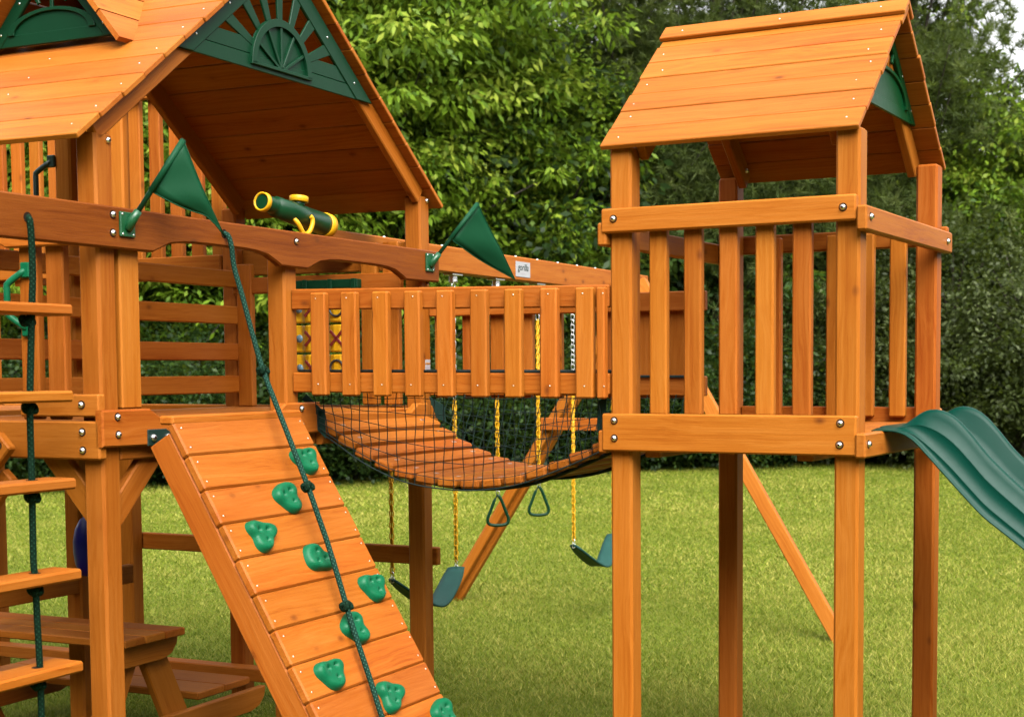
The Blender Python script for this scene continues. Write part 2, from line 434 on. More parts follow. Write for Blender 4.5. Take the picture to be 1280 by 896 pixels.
# arched beam carrying the flags
def arch(v0, v1, zb, zt, k=10):
    pts = [(v0, zb)]
    for i in range(k + 1):
        t = i / k
        f = 1 - (2 * t - 1) ** 4
        pts.append((v0 + (v1 - v0) * (0.02 + 0.96 * t), zb + 0.006 + (zt - zb - 0.006) * f ** 0.75))
    pts.append((v1, zb - 0.002)); return pts
bp = [(-1.05, .553), (2.232, .553), (2.232, .411)] + [p for p in arch(1.164, 1.931, .410, .458)][::-1] + [p for p in arch(.238, .984, .414, .462)][::-1] + [(-.86, .412), (-1.05, .412)]
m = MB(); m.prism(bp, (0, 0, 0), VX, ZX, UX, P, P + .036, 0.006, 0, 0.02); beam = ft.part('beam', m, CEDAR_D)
for v, z in ((-.345, .481), (.628, .508)):
    b2 = MB(); b2.lathe((P + .0345, v, z), UX, [(0, .017), (.0025, .017)], 16, 0, False); ft.part('rope_hole', b2, HOLE, beam)
for v, z in ((.037, .525), (.035, .464), (1.084, .514), (2.165, .465)): bolt(ft, (P + .036, v, z), UX)
# arched fascia over the front opening
fp = [(-1.06, .553), (-.001, .553), (-.001, .425), (-.287, .425)] + [(-.287 - .6 * t, .425 + .05 * (1 - (2 * t - 1) ** 4)) for t in (.1, .2, .35, .5, .65, .8, .9)] + [(-.95, .425), (-1.06, .425)]
m = MB(); m.prism(fp, (0, 0, 0), UX, ZX, VX, -.036, -.001, 0.005); ft.part('fascia_board', m, CEDAR)
# front balusters, small ledge board, front rim
for u0, u1 in ((-.146, -.068), (-.265, -.186)):
    m = MB(); m.box(u0, u1, .001, .036, -.16, .50); ft.part('baluster', m, CEDAR)
m = MB(); m.box(-.24, .106, -.037, -.0015, -.148, -.073); ft.part('ledge_board', m, CEDAR)
m = MB(); m.box(-1.06, .108, -.038, -.001, -.292, -.163, 0.006); ft.part('deck_rim', m, CEDAR)
for u, z in ((.035, -.108), (.035, -.199), (.036, -.261)): bolt(ft, (u, -.038, z), -VX)
# bracket blocks carrying the climbing wall
bl = [(-.038, -.126), (.20, -.126), (.272, -.168), (.31, -.185), (.31, -.256), (-.038, -.250)]
m = MB(); m.prism(bl, (0, 0, 0), VX, ZX, UX, P + .0005, P + .037, 0.006); ft.part('bracket_block', m, CEDAR)
m = MB(); m.prism([(1.16 - a + .038, z) for a, z in bl], (0, 0, 0), VX, ZX, UX, P + .0005, P + .037, 0.006); ft.part('bracket_block', m, CEDAR)
for v, z in ((.034, -.150), (.036, -.210)): bolt(ft, (P + .037, v, z), UX)
for v, z in ((1.10, -.150), (1.10, -.215)): bolt(ft, (P + .037, v, z), UX)
# deck and its rims
m = MB()
for k in range(14):
    v = .10 + k * .145; m.box(-1.0, .084, v, v + .138, -.205, -.172, 0.004)
for k in range(10):
    u = -2.66 + k * .098; m.box(u, u + .094, .62, 2.10, -.205, -.172, 0.004)
ft.part('deck', m, CEDAR)
m = MB(); m.box(.048, .085, .09, 2.11, -.30, -.207); ft.part('deck_rim', m, CEDAR)
m = MB(); m.prism([(1.245, -.30), (2.11, -.30), (2.11, -.150), (2.02, -.150), (1.96, -.186), (1.245, -.170)], (0, 0, 0), VX, ZX, UX, P + .0005, P + .037, 0.006); ft.part('deck_rim', m, CEDAR)
m = MB(); m.box(-2.68, .10, 2.209, 2.245, -.30, -.165); ft.part('deck_rim', m, CEDAR)
m = MB(); m.box(-1.10, -1.063, .09, 2.12, -.30, -.207); ft.part('deck_rim', m, CEDAR)
# door trim beside the near post
m = MB(); m.box(.051, .086, .105, .203, -.125, .55); ft.part('door_trim', m, CEDAR)
# slatted side wall
for z0, z1 in ((.407, .489), (.230, .317), (.053, .137), (-.104, -.020)):
    m = MB(); m.box(-.957, -.921, -.02, 2.19, z0, z1); o = ft.part('wall_board', m, CEDAR)
    bolt(ft, (-.921, 2.165, (z0 + z1) / 2), UX, 0.009, None, False)
m = MB(); m.box(-.925, -.840, 2.075, 2.112, -.17, .520); ft.part('wall_stud', m, CEDAR)
# back wall by the noughts and crosses panel
m = MB(); m.box(-.958, -.0015, 2.085, 2.119, .375, .455); ft.part('back_rail', m, CEDAR)
m = MB(); m.box(-.958, -.0015, 2.172, 2.207, .47, .60); ft.part('back_rail', m, CEDAR)
for u in (-.245, -.125):
    m = MB(); m.box(u, u + .086, 2.125, 2.160, -.16, .60); ft.part('baluster', m, CEDAR)
# braces and low rails
m = MB(); m.bar((-.215, .045, -.225), (.03, .045, -.50), .087, .036, UX); ft.part('brace', m, CEDAR)
m = MB(); m.bar((.04, .085, -.50), (.04, .36, -.225), .087, .036, VX); ft.part('brace', m, CEDAR)
m = MB(); m.box(-1.68, .106, 2.209, 2.245, -.92, -.835); ft.part('low_rail', m, CEDAR)
m = MB(); m.box(-1.05, -1.014, .0, 1.40, -.955, -.870); ft.part('low_rail', m, CEDAR)
m = MB(); m.box(-2.6, .0, 2.03, 2.115, -1.52, -1.455); ft.part('low_rail', m, CEDAR)
m = MB(); m.bar((-.62, -.105, -.62), (-.235, -.105, -.225), .082, .036, ZX); rl = ft.part('brace', m, CEDAR)
bolt(ft, (-.255, -.123, -.245), -VX, 0.010)
m = MB(); m.bar((-.62, -.066, -.76), (-.262, -.066, -.345), .06, .034, ZX); ft.part('brace', m, CEDAR)
# rear balustrade and fascia
for k in range(13):
    u = -2.56 + k * .128 - (0.0 if k < 7 else -.03)
    if u > -1.10: break
    m = MB(); m.box(u, u + .072, 2.145, 2.180, .46, 1.38); ft.part('baluster', m, CEDAR)
m = MB(); m.box(-2.68, -1.046, 2.108, 2.143, .49, .575); ft.part('back_rail', m, CEDAR)
m = MB(); m.box(-2.70, -.95, 2.105, 2.143, 1.365, 1.46); ft.part('fascia_board', m, CEDAR)
# roof
EV0, EZ, RV, RZ, EV1 = -.135, .768, 1.065, 1.690, 2.262
GU = .135
f_ = roof_slope(ft, 'roof_slope', -.985, GU, EV0, EZ, RV, RZ, 11, 0.020, 0.12)
roof_slope(ft, 'roof_slope', -.985, GU, EV1, EZ, RV, RZ, 11, 0.020, 0.12)
sl = (RZ - EZ) / (RV - EV0)
dd = Vector((0, 1, sl)).normalized(); nn = Vector((0, -dd.z, dd.y))
for u in (.051, -.955):
    for sg in (1, -1):
        off = .022 + .036
        e = Vector((u + .018, EV0 + .10, EZ + .10 * sl)); r = Vector((u + .018, RV, RZ))
        q0 = e - nn * off; q1 = r - nn * off
        if sg < 0:
            q0.y = 2 * RV - q0.y; q1.y = 2 * RV - q1.y
        m = MB(); m.bar(q0, q1, .074 if u > 0 else .095, .036, VX); ft.part('rafter', m, CEDAR)
fan(ft, 'gable_fan', (.089, RV - .03, 1.150), VX, ZX, UX, .66, sl * 1.0 - .0, GREENP)
bolt(ft, (P, .062, .775), UX, .011, None, False); bolt(ft, (P, 2.18, .785), UX, .011, None, False)
bolt(ft, (P, 2.18, .40), UX, .010, None, False)
# dormer on the front slope
dz0, du, dh, ds = 1.212, -.467, .318, 1.132
vs_ = lambda z: EV0 + (z - EZ) / sl
dm = MB()
za, zb_ = dz0 - .02, dz0 + dh * ds + .055
for sg in (-1, 1):
    K = 4
    for k in range(K):
        t0, t1 = k / K, (k + 1) / K - .012
        pts = []
        q = lambda t: (du + sg * (dh + .05) * (1 - t), za + (zb_ - za) * t)
        (ua, z0_), (ub, z1_) = q(t0), q(t1)
        nrm = Vector((sg * ds, 0, 1)).normalized() * .02
        A_ = Vector((ua, .345, z0_)); B_ = Vector((ub, .345, z1_)); C_ = Vector((ub, vs_(z1_) + .01, z1_)); D_ = Vector((ua, vs_(z0_) + .01, z0_))
        top = [A_, B_, C_, D_]; botm = [p - nrm for p in top]
        off = random.uniform(0, 50)
        gr = [(p.y + off, p.z * 1.2 + off, p.x) for p in top + botm]
        fs = [(0, 1, 2, 3), (7, 6, 5, 4), (0, 4, 5, 1), (1, 5, 6, 2), (2, 6, 7, 3), (3, 7, 4, 0)]
        if sg > 0: fs = [f[::-1] for f in fs]
        dm.add(top + botm, fs, gr)
dorm = ft.part('dormer_roof', dm, CEDAR)
fan(ft, 'gable_fan', (du, .415, dz0 + .004), UX, ZX, -VX, dh, ds, GREENP, 5, False)
# handles on the posts (two) and the wheel-like grip under the roof
def handle(T, p, q, out, mat, r=.0115):
    p, q, out = Vector(p), Vector(q), Vector(out)
    m = MB(); ctl = []
    for i in range(17):
        t = i / 16; f = min(1, math.sin(math.pi * t) * 1.45) ; ctl.append(p + (q - p) * t + out * f)
    m.tube(ctl, r, 10)
    for c in (p, q): m.obox(c, (UX, VX, ZX), (.02, .008, .026), .004)
    return T.part('grab_handle', m, mat)
handle(ft, (-.226, -.006, .350), (-.226, -.006, .150), (-.062, -.025, 0), HOLDM)
handle(ft, (-1.095, 1.04, .900), (-1.095, 1.04, .70), (-.07, -.02, 0), BLACKM)
# warning sticker on the far post
m = MB(); m.box(P, P + .0012, 2.150, 2.196, -.002, .026, .0003); m.box(P, P + .0012, 2.150, 2.196, .030, .050, .0003)
m.box(P + .0012, P + .0018, 2.158, 2.188, .003, .018, .0001, 1); m.box(P + .0012, P + .0018, 2.154, 2.192, .030, .036, .0001, 2)
ft.part('warning_sticker', m, [WHITE, INKP, INKO])

# ================================================================== noughts and crosses panel
tt = Thing('tic_tac_toe_panel', 'yellow noughts and crosses panel of turning blocks seen through the bridge balusters', 'game panel', MF, (-.42, 2.03, -.06))
m = MB(); m.box(-.70, -.205, 2.035, 2.075, .385, .428, .004); m.box(-.70, -.205, 2.035, 2.075, -.085, -.055, .004)
m.box(-.70, -.672, 2.035, 2.075, -.055, .385, .004)
for u in (-.635, -.495, -.355, -.225): m.box(u - .012, u + .012, 2.026, 2.036, .383, .430, .003)
tt.part('frame', m, GREENP)
for c in range(3):
    for r in range(3):
        u0 = -.66 + c * .142; z0 = -.050 + r * .139
        m = MB(); m.prism([(u0 + .066 + .064 * math.cos(a) * (1 if abs(math.cos(a)) < .9 else .97), 2.075 + .062 * math.sin(a)) for a in [math.pi * (2 * k + 1) / 12 for k in range(12)]],
                          (0, 0, 0), UX, VX, ZX, z0, z0 + .128, .006, 0, .5)
        cx, cz, fy = u0 + .066, z0 + .064, 2.0125
        if (c + r) % 2 == 1 or (r == 1):
            for sg in (-1, 1): m.bar((cx - .034, fy, cz - sg * .034), (cx + .034, fy, cz + sg * .034), .014, .004, ZX, .001, 1)
        else:
            m.tube([(cx + .036 * math.cos(a), fy, cz + .036 * math.sin(a)) for a in np.linspace(0, 2 * math.pi, 24, endpoint=False)], .006, 6, 2, True, True)
        m.lathe((u0 - .004, 2.022, cz), -VX, [(0, .0001), (.001, .019), (.003, .019), (.004, .0001)], 14, 3)
        tt.part('block', m, [YELLOW, REDM, MARKB, AXLE])

# ================================================================== plank bridge
br = Thing('plank_bridge', 'sagging timber plank bridge with orange baluster rails and black netting between both towers', 'bridge', MF, (.78, 1.65, -.46))
fv = lambda u: 1.09 + .042 * (u - .126) / 1.33
def brail(name, za0, za1, zb0, zb1, v0, v1, th=.036, parent=None):
    m = MB(); p0 = Vector((P + .002, v0 + th / 2, (za0 + za1) / 2)); p1 = Vector((1.452, v1 + th / 2, (zb0 + zb1) / 2))
    m.bar(p0, p1, za1 - za0, th, ZX); return br.part(name, m, CEDAR)
brail('rail', .245, .327, .230, .304, 1.09, 1.132)
brail('rail', -.084, -.005, -.095, -.013, 1.09, 1.132)
for k, u in enumerate((.201, .341, .481, .622, .761, .905, 1.047, 1.193, 1.335, 1.418)):
    m = MB(); v = fv(u) - .037; q = -.010 * k / 9
    w = .070 if k < 9 else .034
    m.box(u, u + w, v, v + .0355, -.097 + q, .308 + q, .006)
    for z in (.285 + q, -.052 + q): screw(m, (u + .035 + random.uniform(-.008, .008), v, z), -VX)
    br.part('baluster', m, [CEDAR, STEEL])
brail('rail', .250, .335, .250, .335, 2.185, 2.185)
brail('rail', -.117, -.031, -.117, -.031, 2.185, 2.185)
for k in range(9):
    u = .096 + k * .147
    m = MB(); m.box(u, u + .070, 2.222, 2.257, -.13, .312, .006); br.part('baluster', m, CEDAR)
# hanging deck
dk = [(.118, -.196), (.263, -.284), (.376, -.346), (.488, -.392), (.635, -.420), (.780, -.430), (.922, -.422), (1.061, -.396), (1.198, -.345), (1.331, -.290), (1.425, -.248)]
def dz(u):
    for (a, b), (c, d) in zip(dk, dk[1:]):
        if u <= c: return b + (d - b) * (u - a) / (c - a)
    return dk[-1][1]
def sm(u): return (dz(u - .05) + dz(u) * 2 + dz(u + .05)) / 4 if .17 < u < 1.37 else dz(u)
arcp = [(.125 + i * .001, sm(.125 + i * .001)) for i in range(1290)]
acc = [0]
for a, b in zip(arcp, arcp[1:]): acc.append(acc[-1] + math.hypot(b[0] - a[0], b[1] - a[1]))
NP = 14; pw = acc[-1] / NP
for k in range(NP):
    i0 = min(range(len(acc)), key=lambda i: abs(acc[i] - k * pw)); i1 = min(range(len(acc)), key=lambda i: abs(acc[i] - (k + 1) * pw))
    a, b = arcp[i0], arcp[i1]
    d = Vector((b[0] - a[0], 0, b[1] - a[1])).normalized(); n = Vector((-d.z, 0, d.x))
    c = Vector(((a[0] + b[0]) / 2, 1.66 + random.uniform(-.006, .006), (a[1] + b[1]) / 2)) - n * .0175
    tilt = random.uniform(-.06, .10); d2 = (d.lerp(Vector((1, 0, 0)), .38) + n * tilt * .5).normalized(); n2 = Vector((-d2.z, 0, d2.x))
    m = MB(); m.obox(c, (VX, d2, n2), (.43 + random.uniform(-.004, .004), pw / 2 - .006, .0185), .009, 0, None, 0)
    for v in (1.33, 1.98): m.obox(c + n2 * .0185 + VX * (v - 1.66) , (VX, d2, n2), (.014, .006, .0015), .001, 1)
    br.part('plank', m, [CEDAR, STEEL])
# chain strap under the planks
for v in (1.34, 1.97):
    m = MB(); m.tube([(x, v, z - .045) for x, z in arcp[::40]], .008, 6); br.part('support_chain', m, NETM)
# nets
def net(v_top, v_bot, ztop, mat, du=.043, drop=.040):
    m = MB(); U0, U1 = .155, 1.405
    nu = int((U1 - U0) / du) + 1
    zb = lambda u: sm(min(max(u, .13), 1.41)) - drop
    col = []
    for i in range(nu):
        u = U0 + (U1 - U0) * i / (nu - 1)
        sway = -.035 * math.sin(math.pi * min(1, i / nu * 1.1)) - .01
        pts = []
        for j in range(7):
            t = j / 6; uu = u + sway * t + .003 * math.sin(i * 1.7 + j)
            pts.append(Vector((uu, v_top + (v_bot - v_top) * t + .004 * math.sin(i + 2.1 * j), ztop + (zb(uu) - ztop) * t)))
        col.append(pts); m.tube(pts, .0019, 4, 0, True, False, False)
    nr = 6
    for r in range(nr):
        t = (r + .35) / nr
        pts = []
        for c in col:
            x = t * 6; j = min(5, int(x)); pts.append(c[j].lerp(c[j + 1], x - j) + Vector((0, 0, .003 * math.sin(r * 2.3 + c[0].x * 23))))
        m.tube(pts, .0019, 4, 0, True, False, False)
    m.tube([c[-1] for c in col], .0030, 6)                    # edge cord under the deck
    o = br.part('net', m, mat)
    return o
net(1.137, 1.205, -.088, NETM); net(2.178, 2.112, -.112, NETG)
for v in (1.134, 2.176):                                       # black pipe lying along the lower rails
    m = MB(); z0 = -.004 if v < 2 else -.030
    m.tube([(.10, v - .012, z0 + .004), (1.45, v + .03 if v < 2 else v, z0 - .004)], .0065, 8); br.part('net_pipe', m, NETM)
def strap(pts, w=.034, ax=(0, 0, 1)):
    m = MB()
    for a, b in zip(pts, pts[1:]): m.bar(a, b, w, .004, ax, .001)
    return br.part('strap', m, STRAP)
strap([(.075, 1.19, -.104), (.135, 1.205, -.165), (.150, 1.205, -.175)], .03)
m = MB(); m.prism([(.125, -.15), (.165, -.155), (.168, -.275), (.128, -.24)], (0, 0, 0), UX, ZX, VX, 1.203, 1.207, .001); br.part('strap', m, STRAP)
m = MB(); m.prism([(1.375, -.12), (1.412, -.10), (1.405, -.255), (1.372, -.235)], (0, 0, 0), UX, ZX, VX, 1.203, 1.207, .001); br.part('strap', m, STRAP)
m = MB(); m.prism([(.13, -.12), (.21, -.16), (.22, -.24), (.17, -.22)], (0, 0, 0), UX, ZX, VX, 2.105, 2.109, .001); br.part('strap', m, STRAP)
m = MB(); m.prism([(1.38, -.02), (1.44, -.02), (1.44, -.20), (1.38, -.12)], (0, 0, 0), UX, ZX, VX, 2.172, 2.176, .001); br.part('strap', m, STRAP)

# ================================================================== small tower
W_, D_ = .8466, 1.0515
tw = Thing('slide_tower', 'small square timber tower with pitched plank roof at the far end of the bridge', 'play tower', BF, (.47, .57, -H))
for x, y in ((0, 0), (W_, 0), (0, D_), (W_, D_)): post(tw, x, y, .806, .0855)
pb = .0855
m = MB(); m.box(-.018, W_ + .082, -.037, -.001, .4905, .578, .006, 0, .95); tw.part('rail', m, CEDAR)
m = MB(); m.box(-.018, W_ + .088, -.037, -.001, -.297, -.1605, .006, 0, .97); tw.part('deck_rim', m, CEDAR)
for u, z in ((.033, .540), (.885, .535), (.033, -.186), (.033, -.250), (.880, -.186), (.878, -.259)): bolt(tw, (u, -.037, z), -VX)
m = MB(); m.box(W_ + pb + .001, W_ + pb + .037, -.045, D_ + pb + .02, .456, .539, .006); tw.part('rail', m, CEDAR)
for v, z in ((.0, .503), (1.075, .499)): bolt(tw, (W_ + pb + .037, v, z), UX)
m = MB(); m.box(-.037, -.001, -.030, D_ + pb + .02, .447, .530, .006); tw.part('rail', m, CEDAR)
m = MB(); m.box(-.02, W_ + pb + .02, D_ + pb + .001, D_ + pb + .037, .487, .565, .006); tw.part('rail', m, CEDAR)
m = MB(); m.box(pb + .002, W_ - .002, D_ + .045, D_ + .081, -.235, -.160, .005); tw.part('rail', m, CEDAR)
m = MB(); m.box(W_ + pb + .001, W_ + pb + .037, -.045, D_ + pb + .0, -.303, -.219, .006); tw.part('deck_rim', m, CEDAR)
bolt(tw, (W_ + pb + .037, -.008, -.256), UX)
m = MB(); m.box(-.0375, -.001, -.030, D_ + pb, -.305, -.222, .006); tw.part('deck_rim', m, CEDAR)
m = MB(); m.box(-.0, W_ + pb, D_ + pb + .001, D_ + pb + .037, -.297, -.165, .006); tw.part('deck_rim', m, CEDAR)
for k in range(5):
    u = .155 + .1347 * k
    m = MB(); m.box(u, u + .0675, .002, .037, -.165, .50, .006)
    tw.part('baluster', m, [CEDAR])
for u in (.210, .342, .474, .607, .739):
    m = MB(); m.box(u, u + .0675, D_ + .083, D_ + .084 + .0, -.2, -.19) if False else None
    m = MB(); m.box(u, u + .0675, D_ + .008, D_ + .043, -.20, .545, .006); tw.part('baluster', m, CEDAR)
m = MB()
for k in range(7):
    v = .002 + k * .163
    m.box(.09 if v < .09 or v > .95 else .0, W_ - .002 if v < .09 or v > .95 else W_ + pb, max(v, .04), v + .155, -.252, -.2205, .004)
tw.part('deck', m, CEDAR)
m = MB(); m.box(.12, .18, .04, D_, -.322, -.254); m.box(.70, .76, .04, D_, -.322, -.254); tw.part('joist', m, CEDAR)
BEV, BEZ, BRV, BRZ = -.036, .803, .5685, 1.322
roof_slope(tw, 'roof_slope', -.022, W_ + pb + .004, BEV, BEZ, BRV, BRZ, 7, .020, .085)
roof_slope(tw, 'roof_slope', -.022, W_ + pb + .004, 2 * BRV - BEV, BEZ, BRV, BRZ, 7, .020, .085)
bs_ = (BRZ - BEZ) / (BRV - BEV)
dd = Vector((0, 1, bs_)).normalized(); nn = Vector((0, -dd.z, dd.y))
for u in (.088, W_ - .038):
    for sg in (1, -1):
        q0 = Vector((u + .018, .045, BEZ + (.045 - BEV) * bs_)) - nn * .064 - dd * .055; q1 = Vector((u + .018, BRV, BRZ)) - nn * .064
        if sg < 0: q0.y = 2 * BRV - q0.y; q1.y = 2 * BRV - q1.y
        m = MB(); m.bar(q0, q1, .086, .036, VX); tw.part('rafter', m, CEDAR)
bolt(tw, (.1245, 1.055, .83), UX, .010, None, False)
fan(tw, 'gable_fan', (W_ + .0, BRV, .945), VX, ZX, UX, .43, bs_, plain('gable_green', (0.0010, 0.0330, 0.0095), .38, .14, 0, .08), 5, False)

# ================================================================== slide
sd = Thing('wave_slide', 'dark green plastic wave slide running down from the small tower deck', 'slide', BF, (1.2, .47, -H))
def curve(pts, ext):
    def f(u):
        if u <= pts[0][0]: return pts[0][1]
        for (a, b), (c, d) in zip(pts, pts[1:]):
            if u <= c:
                t = (u - a) / (c - a); return b + (d - b) * t
        a, b = pts[-1]; s_ = -.83
        # keep falling, then level out above the lawn
        z = b + s_ * (u - a); floor = ext
        k = .10; return floor + k * math.log(1 + math.exp(max(-40, min(40, (z - floor) / k))))
    return lambda u: (f(u - .02) + f(u) * 2 + f(u + .02)) / 4
lip = curve([(.92, -.212), (1.0, -.208), (1.035, -.192), (1.06, -.170), (1.095, -.150), (1.13, -.146), (1.165, -.154), (1.205, -.178), (1.26, -.238), (1.308, -.300), (1.375, -.365), (1.441, -.424)], -1.30)
low = curve([(.92, -.217), (1.0, -.215), (1.04, -.228), (1.071, -.247), (1.12, -.300), (1.174, -.358), (1.24, -.430), (1.311, -.504), (1.38, -.556), (1.444, -.604)], -1.52)
def flo(u):
    t = min(1, max(0, (u - 1.02) / .12)); t = t * t * (3 - 2 * t)
    return -.2065 * (1 - t) + (low(u) * .72 + lip(u) * .28) * t
us = [.925 + .0115 * i for i in range(58)] + [1.60 + .045 * i for i in range(32)]
rows = []
for u in us:
    a, b, c = lip(u), low(u), flo(u); k = min(1, max(0, (u - .99) / .1)); hgt = a - b
    # outer wall with two pressed steps, rolled lip, inner wall, floor, and the mirror of it
    bead = lambda f, v: [(v - .002, b + hgt * (f - .035)), (v - .0030 * k - .001, b + hgt * (f - .010)), (v - .0030 * k, b + hgt * (f + .012)), (v + .001, b + hgt * (f + .035))]
    half = [(.176, b), (.178, b + .004 * k), (.186, b + .010 * k)] + bead(.20, .197) + bead(.60, .224) + [(.240, b + hgt * .86), (.244, b + hgt * .95), (.251, a), (.262, a + .003 * k), (.274, a), (.282, a - hgt * .10), (.292, c + (a - c) * .45), (.308, c + (a - c) * .16), (.33, c + (a - c) * .03), (.36, c), (.42, c - .003 * k)]
    prof = half + [(.48, c - .004 * k)] + [(.96 - v, z) for v, z in half[::-1]]
    rows.append([Vector((u, v, z)) for v, z in prof])
m = MB(); nv = len(rows[0]); vs = [p for r in rows for p in r]
fs = [(i * nv + j, i * nv + j + 1, (i + 1) * nv + j + 1, (i + 1) * nv + j) for i in range(len(rows) - 1) for j in range(nv - 1)]
m.add(vs, [f[::-1] for f in fs], None, .5, 0, True)
so = sd.part('slide_bed', m, SLIDEM)
sol = so.modifiers.new('wall', 'SOLIDIFY'); sol.thickness = .005; sol.offset = -1

# ================================================================== climbing wall
cw = Thing('climbing_wall', 'sloping plank climbing wall with green moulded holds leaning on the fort', 'climbing wall', MF, (.8, .44, -H))
P0 = Vector((.33, 0, -.17)); dn = Vector((.5101, 0, -.8601)); nw = Vector((.8601, 0, .5101))
vl, vr = .067, .800
m = MB(); pitch = .1305
for k in range(13):
    s = -.008 + k * pitch
    c = P0 + dn * (s + pitch / 2) + VX * ((vl + vr) / 2 + random.uniform(-.002, .002)) - nw * .016
    m.obox(c, (VX, dn, nw), ((vr - vl) / 2, pitch / 2 - .001, .016), .006, 0, None, 0)
    for v in (vl + .025, vr - .025):
        for q in (.028, .102): screw(m, P0 + dn * (s + q) + VX * (v + random.uniform(-.005, .005)), nw, .0034)
panel = cw.part('panel', m, [CEDAR, STEEL])
for v in (vl + .004, vr - .042):
    m = MB(); a = P0 + dn * .018 + VX * (v + .018) - nw * .083; b = P0 + dn * 1.66 + VX * (v + .018) - nw * .083
    m.bar(a, b, .100, .036, nw); cw.part('side_rail', m, CEDAR)
m = MB(); c = P0 - dn * .022 + VX * ((vl + vr) / 2) - nw * .020; m.obox(c, (VX, ZX, UX), ((vr - vl) / 2 + .002, .015, .030), .006, 0, .9, 0); cw.part('top_cap', m, CEDAR)
for v0, v1 in ((.168, .305), (.62, .75)):
    m = MB(); m.prism([(.178, -.198), (.275, -.198), (.300, -.212), (.305, -.232), (.290, -.255), (.178, -.255)], (0, 0, 0), VX, ZX, UX, P + .037, P + .042, .002)
    if v0 > .5: m = MB(); m.prism([(.70, -.198), (.80, -.198), (.80, -.255), (.70, -.255)], (0, 0, 0), VX, ZX, UX, P + .037, P + .042, .002)
    cw.part('hinge_bracket', m, BLACKM)
for v in (.205, .284): bolt(cw, (P + .042, v, -.227), UX, .0125, None, False)
def hold(s, v, rot, kind):
    """moulded grip: lobed outline, dished middle, three bolt pockets"""
    m = MB(); nr, na = 16, 56; vs = []; R = .062
    holes = [(.028, rot + .2), (.026, rot + 2.2), (.024, rot + 4.2)]
    def out(a):
        b = a - rot
        if kind == 0: return R * (1 + .15 * math.cos(3 * b) + .13 * math.cos(b + .6))
        if kind == 1: return R * (1 + .14 * math.cos(2 * b + .4) + .13 * math.cos(3 * b - .3))
        return R * (1 + .19 * math.cos(3 * b + .5) + .09 * math.cos(2 * b))
    for i in range(nr + 1):
        for j in range(na):
            a = 2 * math.pi * j / na; t = i / nr; r = out(a) * t
            x, y = r * math.cos(a) * 1.16, r * math.sin(a) * .86
            ridge = .5 + .5 * math.cos(3 * (a - rot)) ** 1
            hgt = .034 * (1 - t ** 7) * (.52 + .62 * t ** 2.2 * (.35 + .65 * ridge)) + .004
            if i == nr: hgt = 0
            for (hr, ha) in holes:
                d = math.hypot(x - hr * math.cos(ha), y - hr * math.sin(ha))
                hgt -= .013 * math.exp(-(d / .0080) ** 2) if i < nr else 0
            vs.append(P0 + dn * (s - y) + VX * (v + x) + nw * max(hgt, .0006))
    fs = [(i * na + j, i * na + (j + 1) % na, (i + 1) * na + (j + 1) % na, (i + 1) * na + j) for i in range(nr) for j in range(na)]
    m.add(vs, [f[::-1] for f in fs], None, .5, 0, True)
    for (hr, ha) in holes:
        c = P0 + dn * (s - hr * math.sin(ha)) + VX * (v + hr * math.cos(ha)) + nw * .0100
        m.lathe(c, nw, [(0, .0055), (.0005, .0050), (.001, .0002)], 10, 1, True)
    o = cw.part('climbing_hold', m, [HOLDM, HOLE])
    return o
for s, v, r, k in ((.179, .683, -1.5, 0), (.321, .463, -1.35, 1), (.445, .229, -1.75, 2), (.569, .464, -.5, 1), (.711, .706, -1.65, 0), (.843, .472, -1.2, 1), (.965, .233, -1.55, 0), (1.111, .486, -1.9, 2), (1.24, .735, -1.4, 1), (1.40, .30, -1.2, 0), (1.50, .60, .2, 2)):
    hold(s, v, r, k)

# ================================================================== ropes
def smooth(pts, n=6):
    pts = [Vector(p) for p in pts]; out = []
    for i in range(len(pts) - 1):
        p0, p1, p2, p3 = pts[max(i - 1, 0)], pts[i], pts[i + 1], pts[min(i + 2, len(pts) - 1)]
        for k in range(n):
            t = k / n
            out.append(.5 * ((2 * p1) + (p2 - p0) * t + (2 * p0 - 5 * p1 + 4 * p2 - p3) * t * t + (3 * p1 - p0 - 3 * p2 + p3) * t ** 3))
    out.append(pts[-1]); return out
def knot(T, c, r, mat, ax=(0, 0, 1)):
    c = Vector(c); ax = Vector(ax).normalized(); e1 = ax.orthogonal().normalized(); e2 = ax.cross(e1)
    m = MB()
    pts = [c + e1 * (math.sin(t) + 1.6 * math.sin(2 * t)) * r * .48 + e2 * (math.cos(t) - 1.6 * math.cos(2 * t)) * r * .48 + ax * (-math.sin(3 * t)) * r * .7 for t in np.linspace(0, 2 * math.pi, 40, endpoint=False)]
    m.tube(pts, r * .62, 8, 0, True, True); return T.part('knot', m, mat)
cr = Thing('climbing_rope', 'green knotted climbing rope threaded through the arched beam, lying over the plank wall', 'rope', MF, (.95, .36, -1.16))
rp = [(.105, .628, .505), (.135, .630, .505), (.150, .634, .465), (.158, .638, .385), (.200, .628, .277), (.250, .618, .135), (.300, .610, .003), (.378, .574, -.114), (.451, .541, -.222), (.515, .512, -.318), (.574, .485, -.406), (.623, .474, -.508), (.668, .464, -.603), (.719, .444, -.708), (.767, .424, -.809), (.807, .410, -.896), (.848, .395, -.975), (.897, .376, -1.068), (.948, .350, -1.158), (.998, .33, -1.243), (1.06, .315, -1.345), (1.12, .33, -1.45)]
m = MB(); m.tube(smooth(rp), .0098, 10); cr.part('rope', m, ROPEM)
for c in ((.300, .610, .003), (.574, .485, -.406), (.767, .424, -.809)): knot(cr, c, .0145, ROPED, (.4, 0, -1))
ld = Thing('rope_ladder', 'rope ladder of orange timber treads on dark green rope hanging from the arched beam', 'rope ladder', MF, (.1, -.55, -1.6))
